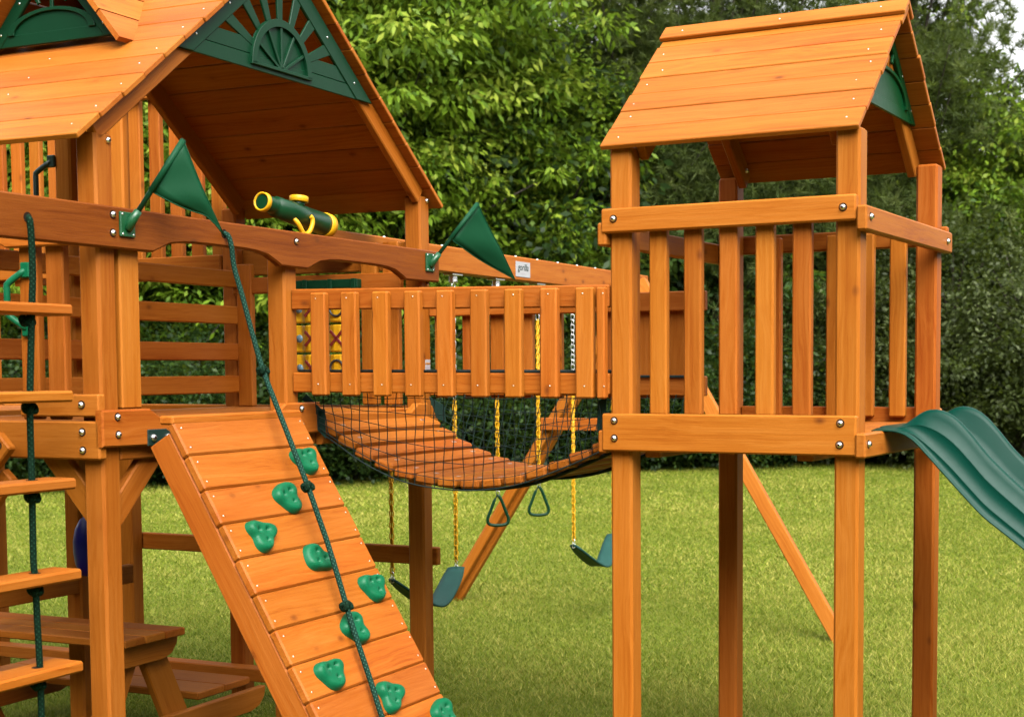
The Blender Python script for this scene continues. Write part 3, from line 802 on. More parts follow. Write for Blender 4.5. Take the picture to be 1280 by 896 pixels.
for vv in (0, -.43):
    lp = [(.105, -.343, .478), (.126, -.343, .478), (.128, -.338, .44), (.120, -.327, .314), (.110, -.324, .214), (.10, -.324, .065), (.095, -.330, -.111), (.09, -.326, -.237), (.088, -.324, -.36), (.088, -.327, -.592), (.09, -.324, -.65), (.09, -.320, -.80), (.09, -.315, -.94), (.09, -.314, -1.10), (.09, -.314, -1.30)]
    m = MB(); m.tube(smooth([(a, b + vv, c) for a, b, c in lp], 4), .0110, 10); ld.part('rope', m, ROPED)
for z in (.217, -.058, -.339, -.635, -.937):
    m = MB()
    m.box(.022, .148, -.92 + random.uniform(-.01, .01), -.178 + random.uniform(-.012, .004), z - .036, z, .007)
    for vv in (-.325, -.755): m.lathe((.09, vv, z - .0005), ZX, [(0, .019), (.0012, .019)], 14, 1, False)
    t = ld.part('tread', m, [CEDAR, HOLE])
    for vv in (-.325, -.755): knot(ld, (.09, vv, z - .054), .0155, ROPED)

# ================================================================== flags and telescope
def flag(label, v0, tip, far, curl):
    T = Thing('pennant_flag', label, 'flag', MF, (P + .036, v0, .497), 'green pennant flags on the arched beam')
    m = MB(); x = P + .036
    m.box(x, x + .010, v0 - .036, v0 + .036, .455, .538, .003)
    for dv in (-.026, .026):
        for z in (.463, .530): screw(m, (x + .010, v0 + dv, z), UX, .004, 1)
    p = Vector((x + .004, v0 - .002, .480)); ln = (Vector(tip) - p).length; d = (Vector(tip) - p) / ln
    m.lathe(p, d, [(0, .018), (.05, .015), (.075, .013)], 14, 0)
    T.part('bracket', m, [GREENB, STEEL])
    m = MB(); m.tube([p + d * .05, p + d * (ln + .004)], .0088, 12); T.part('pole', m, GREENP)
    # cloth: sleeve round the pole and a drooping triangle
    a, b = p + d * ln, p + d * (ln * .43)
    m = MB(); m.tube([b, a], .0112, 12); far = Vector(far); vs = []; n = 14
    nrm = (a - far).cross(b - far).normalized()
    for i in range(n + 1):
        t = i / n
        for j in range(7):
            s = j / 6; q = (a * (1 - s) + b * s) * (1 - t) + far * t
            q = q + nrm * (.016 * math.sin(math.pi * t) * math.sin(2.2 * s + 1.0) + .0055 * math.sin(9 * t + 5 * s + v0) * (1 - t)) + Vector((0, 0, -.012 * math.sin(math.pi * t)))
            if t > .8: q = q + Vector(curl) * ((t - .8) / .2) ** 2
            vs.append(q)
    m.add(vs, [(i * 7 + j, i * 7 + j + 1, (i + 1) * 7 + j + 1, (i + 1) * 7 + j) for i in range(n) for j in range(6)], None, .5, 0, True)
    o = T.part('cloth', m, FLAGM); k = o.modifiers.new('hem', 'SOLIDIFY'); k.thickness = .003
    hm = MB(); hm.tube(vs[0::7], .0022, 5); hm.tube(vs[6::7], .0022, 5); T.part('hem', hm, FLAGM, o)
    return T
GREENB = plain('bracket_green', (0.001984, 0.04712, 0.01488), .4)
flag('green pennant beside the near post of the fort, its tip curling down', .10, (.28, .214, .782), (.33, .315, .530), (.012, .03, -.06))
flag('green pennant at the far end of the arched beam, stretched out straight', 2.135, (.28, 2.322, .775), (.33, 2.605, .440), (0, 0, -.004))
te = Thing('toy_telescope', 'green toy telescope with yellow rings on top of the arched beam', 'telescope', MF, (.07, 1.19, .56))
ta = Vector((.05, .972, .662)); tb = Vector((.05, 1.405, .608)); ax = (tb - ta).normalized()
m = MB(); m.lathe(ta, ax, [(.004, .030), (.012, .034), (.05, .033), (.056, .034), (.075, .034), (.078, .041), (.16, .0425), (.163, .044), (.275, .046), (.278, .0445), (.40, .0465), (.425, .0465)], 28, 0)
te.part('tube', m, TUBEG)
m = MB(); m.lathe(ta - ax * .012, ax, [(.012, .030), (.0, .0305), (-.002, .034), (.0, .038), (.018, .039), (.021, .032)], 28, 0, True, False); m.lathe(ta - ax * .008, ax, [(0, .0300), (.0015, .0005)], 20, 1, False); te.part('eyepiece', m, [YELLOW, TUBEG])
m = MB(); m.lathe(tb - ax * .02, ax, [(0, .047), (.002, .051), (.036, .051), (.038, .044), (.038, .001)], 28, 0); te.part('lens_ring', m, YELLOW)
nu = Vector((0, .12, .99)).normalized(); cc = ta + ax * .235
m = MB(); m.lathe(cc + nu * .036, nu, [(0, .026), (.018, .027)], 22, 0); te.part('knob_base', m, TUBEG)
m = MB(); m.lathe(cc + nu * .052, nu, [(0, .036), (.002, .039), (.022, .039), (.024, .037), (.024, .001)], 24, 0); te.part('knob', m, YELLOW)
m = MB(); m.tube(smooth([(.052, 1.135, .630), (.085, 1.145, .600), (.092, 1.17, .566), (.09, 1.19, .552), (.095, 1.215, .562), (.099, 1.232, .590), (.099, 1.236, .615), (.096, 1.226, .628)], 5), .0095, 10); m.box(.06, .10, 1.165, 1.215, .5535, .562, .002); te.part('cradle', m, YELLOW)

# ================================================================== swing frame and swings
sf = Thing('swing_frame', 'long orange swing beam on a splayed two leg frame behind the bridge', 'swing frame', MF, (-.3, 5.45, -H))
m = MB(); m.box(-.386, -.300, 1.985, 5.95, .519, .656, .006); sf.part('beam', m, CEDAR)
for k in range(12): bolt(sf, (-.343, 2.5 + k * .29, .656), ZX, .010, None, False)
m = MB(); m.bar((-1.655, 5.475, -1.68), (-.18, 5.475, .585), .125, .060, UX); m.bar((-1.655, 5.413, -1.68), (-.24, 5.413, .49), .060, .060, UX); sf.part('leg', m, CEDAR)
m = MB(); m.bar((1.39, 4.90, -1.70), (-.16, 5.45, .585), .088, .075, UX); sf.part('leg', m, CEDAR)
m = MB(); m.box(-.86, .44, 5.335, 5.372, -.415, -.330); sf.part('cross_brace', m, CEDAR)
# small white plate with lettering on the beam
m = MB(); m.box(-.3, -.297, 3.865, 4.052, .540, .628, .001); plate = sf.part('sign_plate', m, WHITE)
def lettering(txt, size, frame_, p, xdir, ydir, mat, parent, base, shear=0.0, sx=1.0):
    cu = bpy.data.curves.new('lettering', 'FONT'); cu.body = txt; cu.size = size; cu.align_x = 'CENTER'; cu.shear = shear; cu.extrude = .0004
    tmp = bpy.data.objects.new('lettering_src', cu); COL.objects.link(tmp)
    bpy.context.view_layer.update()
    me = bpy.data.meshes.new_from_object(tmp.evaluated_get(bpy.context.evaluated_depsgraph_get()))
    bpy.data.objects.remove(tmp)
    X, Y = Vector(xdir), Vector(ydir); Z = X.cross(Y)
    for v in me.vertices: q = v.co.copy(); v.co = Vector(p) - Vector(base) + X * q.x * sx + Y * q.y + Z * q.z
    me.materials.clear(); me.materials.append(mat)
    o = bpy.data.objects.new('lettering', me); COL.objects.link(o); o.parent = parent; return o
lettering('gorilla', .056, MF, (-.2962, 3.958, .578), VX, ZX, INKG, plate, sf.base, .15)
m = MB(); m.box(-.297, -.2964, 3.925, 3.992, .5585, .5625, .0001); sf.part('printed_line', m, INKP, plate)

def chain(mb, p0, p1, link=.030, w=.0085, r=.0026, mat=0, twist=0):
    p0, p1 = Vector(p0), Vector(p1); d = p1 - p0; L = d.length; d /= L
    e1 = d.orthogonal().normalized(); e2 = d.cross(e1); k = max(1, round(L / (link * .80)))
    for i in range(k):
        c = p0 + d * (L * (i + .5) / k); a, b = (e1, e2) if (i + twist) % 2 else (e2, e1)
        a = (a + b * .45).normalized(); hl = link / 2 - w
        pts = [c + d * (hl + w * math.sin(t)) + a * (w * math.cos(t)) for t in np.linspace(0, math.pi, 5)] + [c - d * (hl + w * math.sin(t)) - a * (w * math.cos(t)) for t in np.linspace(0, math.pi, 5)]
        mb.tube(pts, r, 5, mat, True, True)
def hanger(T, v, u=-.343):
    m = MB(); m.box(u - .03, u + .03, v - .055, v + .055, .509, .5185, .002); m.box(u - .014, u + .014, v - .022, v + .022, .470, .509, .003)
    m.tube([(u - .02, v, .478), (u + .02, v, .478)], .013, 10); m.tube([(u, v + .016 * math.cos(t), .455 + .020 * math.sin(t)) for t in np.linspace(0, 2 * math.pi, 14, endpoint=False)], .004, 6, 0, True, True)
    return T.part('hanger', m, STEEL)
def hang(T, v0, v1, zsplit, zend, u=-.343):
    """galvanised chain with a yellow coated grip length below"""
    q = lambda z: (u, v0 + (v1 - v0) * (.44 - z) / (.44 - zend), z)
    m = MB(); chain(m, q(.44), q(zsplit), .040, .0100, .0027); T.part('chain', m, STEEL)
    m = MB(); chain(m, q(zsplit), q(zend + .045), .036, .0095, .0038); m.tube([q(zsplit), q(zend + .045)], .0040, 6); T.part('coated_chain', m, YELLOW)
    m = MB(); chain(m, q(zend + .05), q(zend - .005), .030, .009, .0030); T.part('shackle', m, STEEL)
def swing(label, va, vb, za, zb, sag, tw):
    T = Thing('belt_swing', label, 'swing', MF, (-.343, (va + vb) / 2, za - sag), 'belt swings under the swing beam')
    for v, z in ((va, za), (vb, zb)): hanger(T, v)
    hang(T, va, va, -.16, za); hang(T, vb, vb, -.16, zb)
    m = MB(); n = 22; vs = []
    for i in range(n + 1):
        t = i / n; f = (2 * t - 1)
        z = za + (zb - za) * t - sag * (1 - abs(f) ** 1.9) + .012
        v = va + (vb - va) * t + .03 * math.sin(2 * math.pi * t)
        hw = .058 * (1 - .35 * abs(f) ** 6)
        for j in (-1, -.5, 0, .5, 1):
            vs.append(Vector((-.343 + hw * j + .10 * tw * math.sin(math.pi * t), v - .05 * tw * j * (1 - 2 * t), z - .004 * j * j)))
    m.add(vs, [(i * 5 + j, i * 5 + j + 1, (i + 1) * 5 + j + 1, (i + 1) * 5 + j) for i in range(n) for j in range(4)], None, .5, 0, True)
    o = T.part('seat', m, SEATM); k = o.modifiers.new('belt', 'SOLIDIFY'); k.thickness = .012; k.offset = 0
    return T
swing('dark green belt swing hanging low behind the far fort post', 2.535, 3.20, -1.065, -1.085, .165, .5)
swing('dark green belt swing half hidden by the left front post of the small tower', 4.749, 5.40, -1.135, -1.130, .17, .5)
def ring(label, v, ztop):
    T = Thing('trapeze_ring', label, 'swing ring', MF, (-.343, v, ztop - .19), 'triangular rings on yellow chains')
    hanger(T, v); hang(T, v, v, .30, ztop)
    m = MB(); pts = smooth([(0, 0), (.028, -.035), (.062, -.105), (.083, -.148), (.078, -.178), (.05, -.190), (0, -.193), (-.05, -.190), (-.078, -.178), (-.083, -.148), (-.062, -.105), (-.028, -.035), (0, 0)] and [(a, b, 0) for a, b in ((0, 0), (.028, -.035), (.062, -.105), (.083, -.148), (.078, -.178), (.05, -.190), (0, -.193), (-.05, -.190), (-.078, -.178), (-.083, -.148), (-.062, -.105), (-.028, -.035))] , 4)
    dv = Vector((.80, .60, 0))
    m.tube([Vector((-.343, v, ztop)) + dv * p.x * .72 + ZX * p.y * .92 for p in pts], .0095, 8, 0, True, True)
    T.part('grip', m, GREENP); return T
ring('green triangular ring in front of the slanting swing leg', 3.70, -.715)
ring('green triangular ring hanging over the open lawn beside the slanting swing leg', 4.24, -.705)

# ================================================================== picnic table, buoy
pt = Thing('picnic_table', 'low orange timber picnic table with bench seats under the fort', 'picnic table', MF, (-1.0, .8, -H))
m = MB()
for v in (.622, .742, .862): m.box(-1.75 + random.uniform(-.01, .01), -.385 + random.uniform(-.012, .008), v, v + .117, -1.080, -1.048, .005)
pt.part('tabletop', m, CEDAR)
for vb in (1.205, -.02):
    m = MB()
    for v in (vb, vb + .185): m.box(-1.75, -.50 + random.uniform(-.02, .02), v, v + .181, -1.412, -1.378, .005)
    pt.part('bench', m, CEDAR)
for u in (-.47, -1.58):
    m = MB(); m.prism([(.61, -1.083), (.995, -1.083), (.985, -1.120), (.955, -1.155), (.90, -1.172), (.61, -1.172)], (0, 0, 0), VX, ZX, UX, u, u + .036, .004); pt.part('top_cleat', m, CEDAR)
    m = MB(); m.prism([(-.05, -1.415), (1.585, -1.415), (1.575, -1.46), (1.54, -1.495), (1.48, -1.512), (.05, -1.512), (-.03, -1.47)], (0, 0, 0), VX, ZX, UX, u, u + .036, .004); pt.part('seat_beam', m, CEDAR)
    for sg in (1, -1):
        m = MB(); m.bar((u - .019, .80 + sg * .05, -1.085), (u - .019, .80 + sg * .34, -1.675), .135, .036, VX); pt.part('leg', m, CEDAR)
by = Thing('buoy_swing', 'dark blue plastic buoy hanging under the fort, half hidden by its near front post', 'buoy swing', MF, (-.86, 1.0, -.87))
m = MB(); m.lathe((-.876, 1.0, -.862), ZX, [(0, .045), (.004, .060), (.05, .080), (.10, .087), (.15, .087), (.20, .078), (.24, .058), (.256, .036), (.262, .015)], 28, 0); by.part('buoy', m, BLUEM)
m = MB(); m.tube([(-.876, 1.0, -.61), (-.876, 1.0, -.20)], .010, 8); by.part('rope', m, ROPED)

# ================================================================== ground and lawn
def groundmat():
    m, nt, bs, out = newmat('lawn_ground')
    g = N(nt, 'ShaderNodeNewGeometry').outputs['Position']
    a = noise(nt, g, .9, 4, .6); b = noise(nt, g, 7, 4, .65); c = noise(nt, g, 55, 3, .7)
    col = ramp(nt, [(.30, (0.070, 0.083, 0.0095)), (.52, (0.118, 0.131, 0.016)), (.75, (0.163, 0.153, 0.035))], b).outputs[0]
    col = mixc(nt, mth(nt, 'MULTIPLY', a, .5), col, (0.086, 0.114, 0.0115))
    col = mixc(nt, mth(nt, 'MULTIPLY', c, .55), col, (0.046, 0.060, 0.0068))
    sep = N(nt, 'ShaderNodeSeparateXYZ'); nt.links.new(g, sep.inputs[0])
    edge = mth(nt, 'ADD', mth(nt, 'SUBTRACT', sep.outputs[1], mth(nt, 'MULTIPLY', sep.outputs[0], .36)), mth(nt, 'MULTIPLY', a, 1.6))
    far = N(nt, 'ShaderNodeMapRange'); nt.links.new(edge, far.inputs[0]); far.inputs[1].default_value = 26.0; far.inputs[2].default_value = 27.2
    col = mixc(nt, far.outputs[0], col, (.030, .022, .012))     # leaf litter under the trees
    nt.links.new(col, bs.inputs['Base Color']); bs.inputs['Roughness'].default_value = .95; bs.inputs['Specular IOR Level'].default_value = .1
    bump(nt, bs, mth(nt, 'ADD', c, b), .6, .03)
    return m
m = MB(); S = 400; k = 8
m.add([(x, y, 0) for y in (-60, 40, 90, 500) for x in (-S, -40, 40, S)], [(j * 4 + i, j * 4 + i + 1, (j + 1) * 4 + i + 1, (j + 1) * 4 + i) for j in range(3) for i in range(3)], None, .5)
structure('ground', m.build('ground', groundmat()))

def bulk(name, verts, faces_n, tone, mat, parent=None, smooth=False):
    """verts (n,k,3): n separate faces of k corners"""
    n, k, _ = verts.shape
    me = bpy.data.meshes.new(name)
    me.vertices.add(n * k); me.vertices.foreach_set('co', verts.astype(np.float32).ravel())
    me.loops.add(n * k); me.loops.foreach_set('vertex_index', np.arange(n * k, dtype=np.int32))
    me.polygons.add(n); me.polygons.foreach_set('loop_start', np.arange(0, n * k, k, dtype=np.int32))
    try: me.polygons.foreach_set('loop_total', np.full(n, k, dtype=np.int32))
    except Exception: pass
    a = me.attributes.new('tone', 'FLOAT', 'POINT'); a.data.foreach_set('value', np.repeat(tone, k).astype(np.float32))
    me.materials.append(mat); me.update(calc_edges=True); me.validate()
    o = bpy.data.objects.new(name, me); COL.objects.link(o)
    if parent is not None: o.parent = parent
    return o
def grass():
    parts = []; tones = []
    for (y0, y1, dens, hmin, hmax, wd) in ((4.2, 7.5, 9500, .010, .034, .0024), (7.5, 11, 6500, .010, .034, .0031), (11, 17, 3000, .010, .034, .0050), (17, 28.5, 950, .012, .036, .0095)):
        wl, wr = -.56, .56
        A = (wr - wl) * (y1 ** 2 - y0 ** 2) / 2
        n = int(A * dens)
        y = np.sqrt(rng.uniform(y0 ** 2, y1 ** 2, n)); x = y * rng.uniform(wl, wr, n)
        lim = 26.3 + .36 * x
        keep = y < lim - 0.2 + rng.normal(0, .25, n); x, y = x[keep], y[keep]; n = len(x)
        pat = 1.3 * np.sin(x * 1.3 + 1.7 * np.sin(y * .9)) * np.sin(y * 1.1 + 1.3 * np.sin(x * .8)) + .5 * np.sin(x * 4.1 + y * 2.3) * np.sin(y * 3.7 - x * 1.9)
        h = rng.uniform(hmin, hmax, n) * (1 + .18 * pat); a = rng.uniform(0, 2 * np.pi, n); w = wd * rng.uniform(.6, 1.3, n)
        lean = rng.uniform(.3, 1.9, n) * h; la = rng.uniform(0, 2 * np.pi, n)
        b0 = np.stack([x - np.cos(a) * w, y - np.sin(a) * w, np.full(n, -.004)], 1); b1 = np.stack([x + np.cos(a) * w, y + np.sin(a) * w, np.full(n, -.004)], 1)
        t = np.stack([x + np.cos(la) * lean, y + np.sin(la) * lean, h], 1)
        parts.append(np.stack([b0, b1, t], 1)); tones.append(np.clip(.5 + .13 * pat + rng.normal(0, .34, n), 0, 1))
    gm = leafmat('grass_blade', (0.050, 0.086, 0.0040), (0.128, 0.160, 0.0105), (0.285, 0.262, 0.060), .3, .6)
    o = bulk('lawn_grass', np.concatenate(parts), 3, np.concatenate(tones), gm)
    o['kind'] = 'stuff'; o['label'] = 'short mown lawn grass'; o['category'] = 'grass'
grass()

# ================================================================== trees
def unit(n):
    d = rng.normal(size=(n, 3)); return d / np.linalg.norm(d, axis=1, keepdims=True)
def crown_leaves(nclump, nleaf, rx, rz, leaf, wid, droop, crad, flat=.55, shell=2.4):
    """clumps of leaves through an ellipsoid; returns (faces, tone, clump centres)"""
    d = unit(nclump); rad = rng.uniform(0, 1, nclump) ** (1 / shell)
    lump = 1 + .22 * np.sin(3.1 * d[:, 0] + 1.7 * d[:, 2] + 2 * d[:, 1]) + .15 * rng.normal(size=nclump)
    c = d * (rad * lump)[:, None] * np.array([rx, rx, rz])
    k = nclump * nleaf; ci = np.repeat(np.arange(nclump), nleaf)
    cr_ = crad * rng.uniform(.55, 1.35, nclump)
    off = rng.normal(size=(k, 3)) * np.array([1, 1, flat]) * .55 * cr_[ci][:, None]
    p = c[ci] + off
    # leaf directions: outwards from the clump, drooping
    dr = off / (np.linalg.norm(off, axis=1, keepdims=True) + 1e-6) + .5 * rng.normal(size=(k, 3)); dr[:, 2] -= droop
    dr /= np.linalg.norm(dr, axis=1, keepdims=True)
    nrm = np.array([0, 0, 1.0]) + .65 * rng.normal(size=(k, 3)); sd_ = np.cross(dr, nrm); sd_ /= np.linalg.norm(sd_, axis=1, keepdims=True) + 1e-9
    L = leaf * rng.uniform(.6, 1.3, k)[:, None]; Wd = wid * rng.uniform(.7, 1.25, k)[:, None]
    up = np.cross(sd_, dr)
    f = np.stack([p, p + dr * L * .45 + sd_ * Wd * .5 + up * Wd * .12, p + dr * L, p + dr * L * .45 - sd_ * Wd * .5 + up * Wd * .12], 1)
    tone = np.clip(.46 + .20 * rng.normal(size=nclump)[ci] + .17 * rng.normal(size=k), 0, 1)
    return f, tone, c
def pine_tufts(nb, ntuft, nneedle, rx, rz, needle, wid):
    """whorled boughs carrying needle tufts"""
    z = rng.uniform(-1, 1, nb); a = rng.uniform(0, 2 * np.pi, nb)
    R = rx * np.clip(1.05 - .45 * (z + 1) / 2, .3, 1) * rng.uniform(.55, 1.1, nb)
    tips = np.stack([np.cos(a) * R, np.sin(a) * R, z * rz + .18 * R], 1); root = np.stack([np.zeros(nb), np.zeros(nb), z * rz - .12 * R], 1)
    bi = np.repeat(np.arange(nb), ntuft); t = rng.uniform(.30, 1.05, nb * ntuft)[:, None]
    c = root[bi] * (1 - t) + tips[bi] * t + rng.normal(size=(nb * ntuft, 3)) * np.array([.26, .26, .16]) * (.5 + t)
    ti = np.repeat(np.arange(nb * ntuft), nneedle); k = len(ti)
    dr = unit(k); dr[:, 2] += .35; od = tips[bi][ti] / (np.linalg.norm(tips[bi][ti], axis=1, keepdims=True) + 1e-6); dr += .45 * od
    dr /= np.linalg.norm(dr, axis=1, keepdims=True); sd_ = np.cross(dr, unit(k)); sd_ /= np.linalg.norm(sd_, axis=1, keepdims=True) + 1e-9
    p = c[ti]; L = needle * rng.uniform(.6, 1.2, k)[:, None]
    f = np.stack([p - sd_ * wid * .5, p + sd_ * wid * .5, p + dr * L], 1)
    tone = np.clip(.45 + .20 * rng.normal(size=nb * ntuft)[ti] + .12 * rng.normal(size=k), 0, 1)
    return f, tone, tips
CACHE = {}
def crown_mesh(kind):
    if kind in CACHE: return CACHE[kind]
    if kind == 'maple': f, t, c = crown_leaves(520, 120, 2.5, 2.8, .150, .060, .80, .42, .42); mat = LEAF_BRIGHT
    elif kind == 'broad': f, t, c = crown_leaves(300, 110, 1.3, 2.1, .120, .062, .5, .32, .5); mat = LEAF_BRIGHT
    elif kind == 'wood': f, t, c = crown_leaves(480, 90, 2.9, 3.6, .15, .075, .5, .55); mat = LEAF_MID
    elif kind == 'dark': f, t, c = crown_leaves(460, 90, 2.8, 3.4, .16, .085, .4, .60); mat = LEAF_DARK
    elif kind == 'shrub': f, t, c = crown_leaves(260, 110, 1.5, 1.15, .085, .045, .25, .42); mat = LEAF_DARK
    elif kind == 'olive': f, t, c = crown_leaves(300, 120, 1.5, 1.5, .080, .042, .25, .40); mat = LEAF_OLIVE
    elif kind == 'pine': f, t, c = pine_tufts(130, 62, 22, 2.3, 3.4, .19, .015); mat = NEEDLE
    o = bulk(kind, f, f.shape[1], t, mat); me = o.data; bpy.data.objects.remove(o)
    CACHE[kind] = (me, c); return CACHE[kind]
def tree(name, label, px, Y, kind, zc, s=1.0, rot=None, group='trees behind the lawn', sz=1.0, cat='tree'):
    X = (px - 712.9) / 1857.8 * Y
    T = Thing(name, label, cat, WF, (X, Y, -H), group)
    me, cl = crown_mesh(kind)
    o = bpy.data.objects.new('crown', me); COL.objects.link(o); o.parent = T.o
    o.location = (0, 0, zc); rot = random.uniform(0, 6.28) if rot is None else rot
    o.rotation_euler = (0, 0, rot); o.scale = (s, s, s * sz)
    m = MB(); r0 = .10 * s if kind not in ('pine', 'dark', 'wood') else .17 * s
    top = zc + (2.6 if kind == 'pine' else .6) * s * sz
    if kind in ('shrub', 'olive'): top = zc + .3; r0 = .04
    tp = [Vector((X + .06 * math.sin(i * 1.3 + px), Y + .06 * math.cos(i * 1.9), -H - .05 + top * i / 7)) for i in range(8)]
    m.tube(tp, [r0 * (1 - .72 * i / 7) * (1.35 if i == 0 else 1) for i in range(8)], 10)
    T.part('trunk', m, BARK)
    m = MB(); rm = Matrix.Rotation(rot, 3, 'Z')
    for c in cl[:: max(1, len(cl) // 34)]:
        q = rm @ Vector(c); q = Vector((X + q.x * s, Y + q.y * s, zc - H + q.z * s * sz))
        hz = min(max(.2, (q.z + H) * .62), top); a = Vector((X, Y, hz - H)); mid = a.lerp(q, .5) + Vector((0, 0, .12 * s))
        m.tube(smooth([a, mid, q], 4), [.030 * s * (1 - .8 * i / 8) for i in range(9)], 5)
    T.part('limbs', m, BARK)
    return T
tree('maple_tree', 'tall bright green maple with drooping pointed leaves just right of the big roof', 470, 23.6, 'maple', 6.7, 1.15, 0.4)
tree('young_broadleaf_tree', 'slender light green broadleaf tree standing left of the small tower roof', 672, 25.2, 'broad', 4.7, 1.2, 1.0)
tree('young_broadleaf_tree', 'low light green broadleaf tree behind the flag on the far end of the beam', 560, 24.6, 'broad', 3.3, 1.1, 3.0)
tree('maple_tree', 'bright green maple behind the far corner of the big roof', 330, 23.6, 'maple', 4.6, 1.0, 2.0)
tree('maple_tree', 'green maple showing through the balusters at the left edge', 60, 23.0, 'maple', 4.8, 1.0, 4.0)
tree('pine_tree', 'grey green pine directly behind the small tower roof', 900, 27.2, 'pine', 6.6, 1.12, .3)
tree('pine_tree', 'grey green pine left of the small tower roof with its boughs over the broadleaf tree', 790, 27.0, 'pine', 6.6, 1.0, 2.1)
tree('pine_tree', 'tall pine right of the small tower roof at the top right corner', 1140, 27.4, 'pine', 6.9, 1.25, 4.4)
tree('pine_tree', 'dull green pine behind the balusters of the small tower', 1010, 27.0, 'pine', 4.4, .95, 5.2)
tree('pine_tree', 'dark pine between the maple and the small tower against the sky', 590, 28.0, 'pine', 7.2, 1.1, 1.3)
tree('broadleaf_tree', 'light green broadleaf tree at the right edge above the slide', 1250, 26.6, 'broad', 3.9, 1.25, .8)
tree('broadleaf_tree', 'yellow green broadleaf tree between the pine and the right edge', 1195, 27.0, 'broad', 3.0, .95, 2.8)
hs = [(15, 21.4, 'shrub', 1.1, 1.05, 'dark shrub below the left edge of the fort deck'), (130, 21.8, 'shrub', 1.0, 1.0, 'dark shrub behind the near post of the fort'), (240, 22.0, 'shrub', 1.2, 1.1, 'dark shrub behind the top of the plank climbing wall'),
      (345, 22.4, 'shrub', 1.0, 1.0, 'dark shrub left of the bridge behind the middle fort post'), (440, 22.6, 'shrub', 1.2, 1.1, 'dark shrub behind the low end of the bridge deck'), (545, 23.4, 'shrub', 1.1, 1.1, 'dark shrub behind the far fort post'),
      (640, 24.2, 'shrub', 1.2, 1.15, 'dark shrub behind the netting of the bridge'), (735, 24.8, 'shrub', 1.0, 1.1, 'dark shrub left of the small tower posts'), (840, 25.2, 'shrub', 1.0, 1.1, 'dark shrub between the left posts of the small tower'),
      (935, 25.6, 'shrub', 1.3, 1.15, 'dark leafy shrub behind the middle balusters of the small tower'), (1010, 26.0, 'olive', 1.4, 1.0, 'olive shrub with pale leaf tips behind the right balusters of the small tower'), (1110, 25.8, 'olive', 1.5, 1.1, 'olive shrub behind the far right post of the small tower'),
      (1190, 24.8, 'olive', 2.0, 1.15, 'tall olive shrub with pale glinting leaves above the slide'), (1275, 24.5, 'olive', 1.7, 1.2, 'olive shrub at the right edge beside the slide')]
for px, Y, kd, zc, s, lab in hs: tree('shrub', lab, px, Y, kd, zc, s, None, 'shrubs along the wood edge', 1.0, 'shrub')
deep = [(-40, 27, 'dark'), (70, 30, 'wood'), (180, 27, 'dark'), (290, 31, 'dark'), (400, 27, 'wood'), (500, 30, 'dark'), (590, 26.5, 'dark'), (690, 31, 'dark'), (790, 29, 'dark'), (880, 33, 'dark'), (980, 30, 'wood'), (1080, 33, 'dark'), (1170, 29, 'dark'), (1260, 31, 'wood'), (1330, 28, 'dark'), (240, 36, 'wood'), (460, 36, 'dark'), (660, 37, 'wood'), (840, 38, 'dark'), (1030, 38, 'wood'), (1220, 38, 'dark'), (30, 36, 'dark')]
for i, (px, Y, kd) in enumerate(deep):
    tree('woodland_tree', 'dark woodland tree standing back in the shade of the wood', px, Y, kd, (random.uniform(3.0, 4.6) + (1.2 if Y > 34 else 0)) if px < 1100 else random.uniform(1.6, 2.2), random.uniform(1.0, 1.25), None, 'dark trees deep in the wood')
# unseen trees, added behind the viewer to keep the low sky off the fort
for i in range(26):
    a = math.radians(62 + 236 * i / 25); rr = random.uniform(15.5, 19.0)
    x, y = rr * math.sin(a), 2.0 + rr * math.cos(a)
    tree('woodland_tree', 'unseen woodland tree added behind the viewer to block low sky light', 712.9 + x / y * 1857.8, y, ('dark', 'wood')[i % 2], random.uniform(3.6, 4.6), random.uniform(1.1, 1.25), None, 'unseen trees added around the near side to block low sky light', 1.15)
# low undergrowth closing the foot of the wood
f, t, c = crown_leaves(900, 60, 1, 1, .16, .09, .3, .75)
cx = rng.uniform(-13, 13, 900); cy = 26.5 + .36 * cx + rng.uniform(0, 5.0, 900); cz = rng.uniform(.1, 1.9, 900) * rng.uniform(.5, 1, 900)
sh = np.stack([cx, cy, cz], 1) - c
f = f + np.repeat(sh, 60, 0)[:, None, :]
f2, t2, c2 = crown_leaves(420, 36, 1, 1, .15, .045, -.5, .26)
ex = rng.uniform(-13, 13, 420); ey = 26.0 + .36 * ex + 1.0 * np.sin(ex * 1.7) + .6 * np.sin(ex * 4.3 + 1) + rng.uniform(-.5, .9, 420); ez = rng.uniform(.02, .26, 420)
f2 = f2 + np.repeat(np.stack([ex, ey, ez], 1) - c2, 36, 0)[:, None, :]
f = np.concatenate([f, f2]); t = np.concatenate([t, np.clip(t2 + .25, 0, 1)])
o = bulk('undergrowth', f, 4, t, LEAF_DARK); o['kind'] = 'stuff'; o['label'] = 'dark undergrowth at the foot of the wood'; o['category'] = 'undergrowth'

# ================================================================== light, sky, camera
wd = bpy.data.worlds.new('World'); SC.world = wd; wd.use_nodes = True
nt = wd.node_tree; bg = nt.nodes['Background']
SUN_EL, SUN_AZ = math.radians(46), math.radians(162)      # azimuth from +Y towards +X: behind the viewer, to the right
sk = nt.nodes.new('ShaderNodeTexSky'); sk.sky_type = 'NISHITA'; sk.sun_disc = False
sk.sun_elevation = SUN_EL; sk.sun_rotation = SUN_AZ; sk.air_density = 1.0; sk.dust_density = 3.0; sk.ozone_density = 0.6
hs_ = nt.nodes.new('ShaderNodeHueSaturation'); hs_.inputs['Saturation'].default_value = .06
nt.links.new(sk.outputs[0], hs_.inputs['Color'])
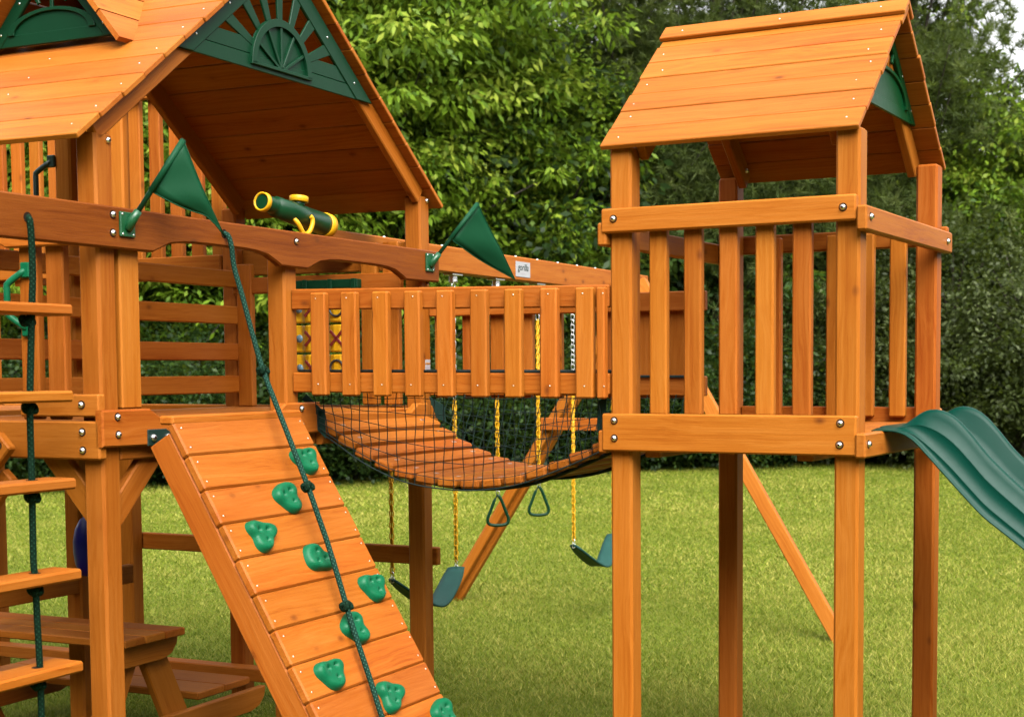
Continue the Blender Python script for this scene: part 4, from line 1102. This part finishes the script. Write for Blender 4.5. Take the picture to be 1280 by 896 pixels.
# an overcast sky is about three times as bright overhead as at the horizon
tcw = nt.nodes.new('ShaderNodeTexCoord'); sxyz = nt.nodes.new('ShaderNodeSeparateXYZ'); nt.links.new(tcw.outputs['Generated'], sxyz.inputs[0])
mrw = nt.nodes.new('ShaderNodeMapRange'); nt.links.new(sxyz.outputs[2], mrw.inputs[0]); mrw.inputs[1].default_value = 0; mrw.inputs[2].default_value = .9; mrw.inputs[3].default_value = .42; mrw.inputs[4].default_value = 1.06
vm = nt.nodes.new('ShaderNodeVectorMath'); vm.operation = 'SCALE'; nt.links.new(hs_.outputs[0], vm.inputs[0]); nt.links.new(mrw.outputs[0], vm.inputs['Scale'])
nt.links.new(vm.outputs[0], bg.inputs[0]); bg.inputs[1].default_value = .15
sl_ = bpy.data.lights.new('sun', 'SUN'); sl_.energy = 1.5; sl_.angle = math.radians(60); sl_.color = (1.0, .95, .87)
so_ = bpy.data.objects.new('sun', sl_); COL.objects.link(so_)
sdv = Vector((math.sin(SUN_AZ) * math.cos(SUN_EL), math.cos(SUN_AZ) * math.cos(SUN_EL), math.sin(SUN_EL)))
so_.rotation_euler = sdv.to_track_quat('Z', 'Y').to_euler(); so_.location = sdv * 40

cam = bpy.data.cameras.new('camera'); co = bpy.data.objects.new('camera', cam); COL.objects.link(co)
f_px, cxp, cyp, pit, rol = 1857.8227, 712.8776, 582.598, .0649, -.0059
cp, sp, c_, s_ = math.cos(pit), math.sin(pit), math.cos(rol), math.sin(rol)
Fw = Vector((0, cp, -sp)); R0 = Vector((1, 0, 0)); U0 = Vector((0, sp, cp)); Rr = R0 * c_ + U0 * s_; Ur = -R0 * s_ + U0 * c_
mw = Matrix((Rr, Ur, -Fw)).transposed().to_4x4(); mw.translation = Vector((0, 0, H)); co.matrix_world = mw
cam.sensor_width = 36; cam.sensor_fit = 'HORIZONTAL'; cam.lens = f_px / 1280 * 36
cam.shift_x = -(cxp - 640) / 1280; cam.shift_y = (cyp - 448) / 1280
cam.clip_start = .1; cam.clip_end = 2000
cam.dof.use_dof = True; cam.dof.focus_distance = 6.3; cam.dof.aperture_fstop = 5.0
SC.camera = co
SC.view_settings.view_transform = 'Standard'; SC.view_settings.look = 'None'; SC.view_settings.gamma = 1; SC.view_settings.exposure = 2.38
SC.view_settings.use_curve_mapping = False
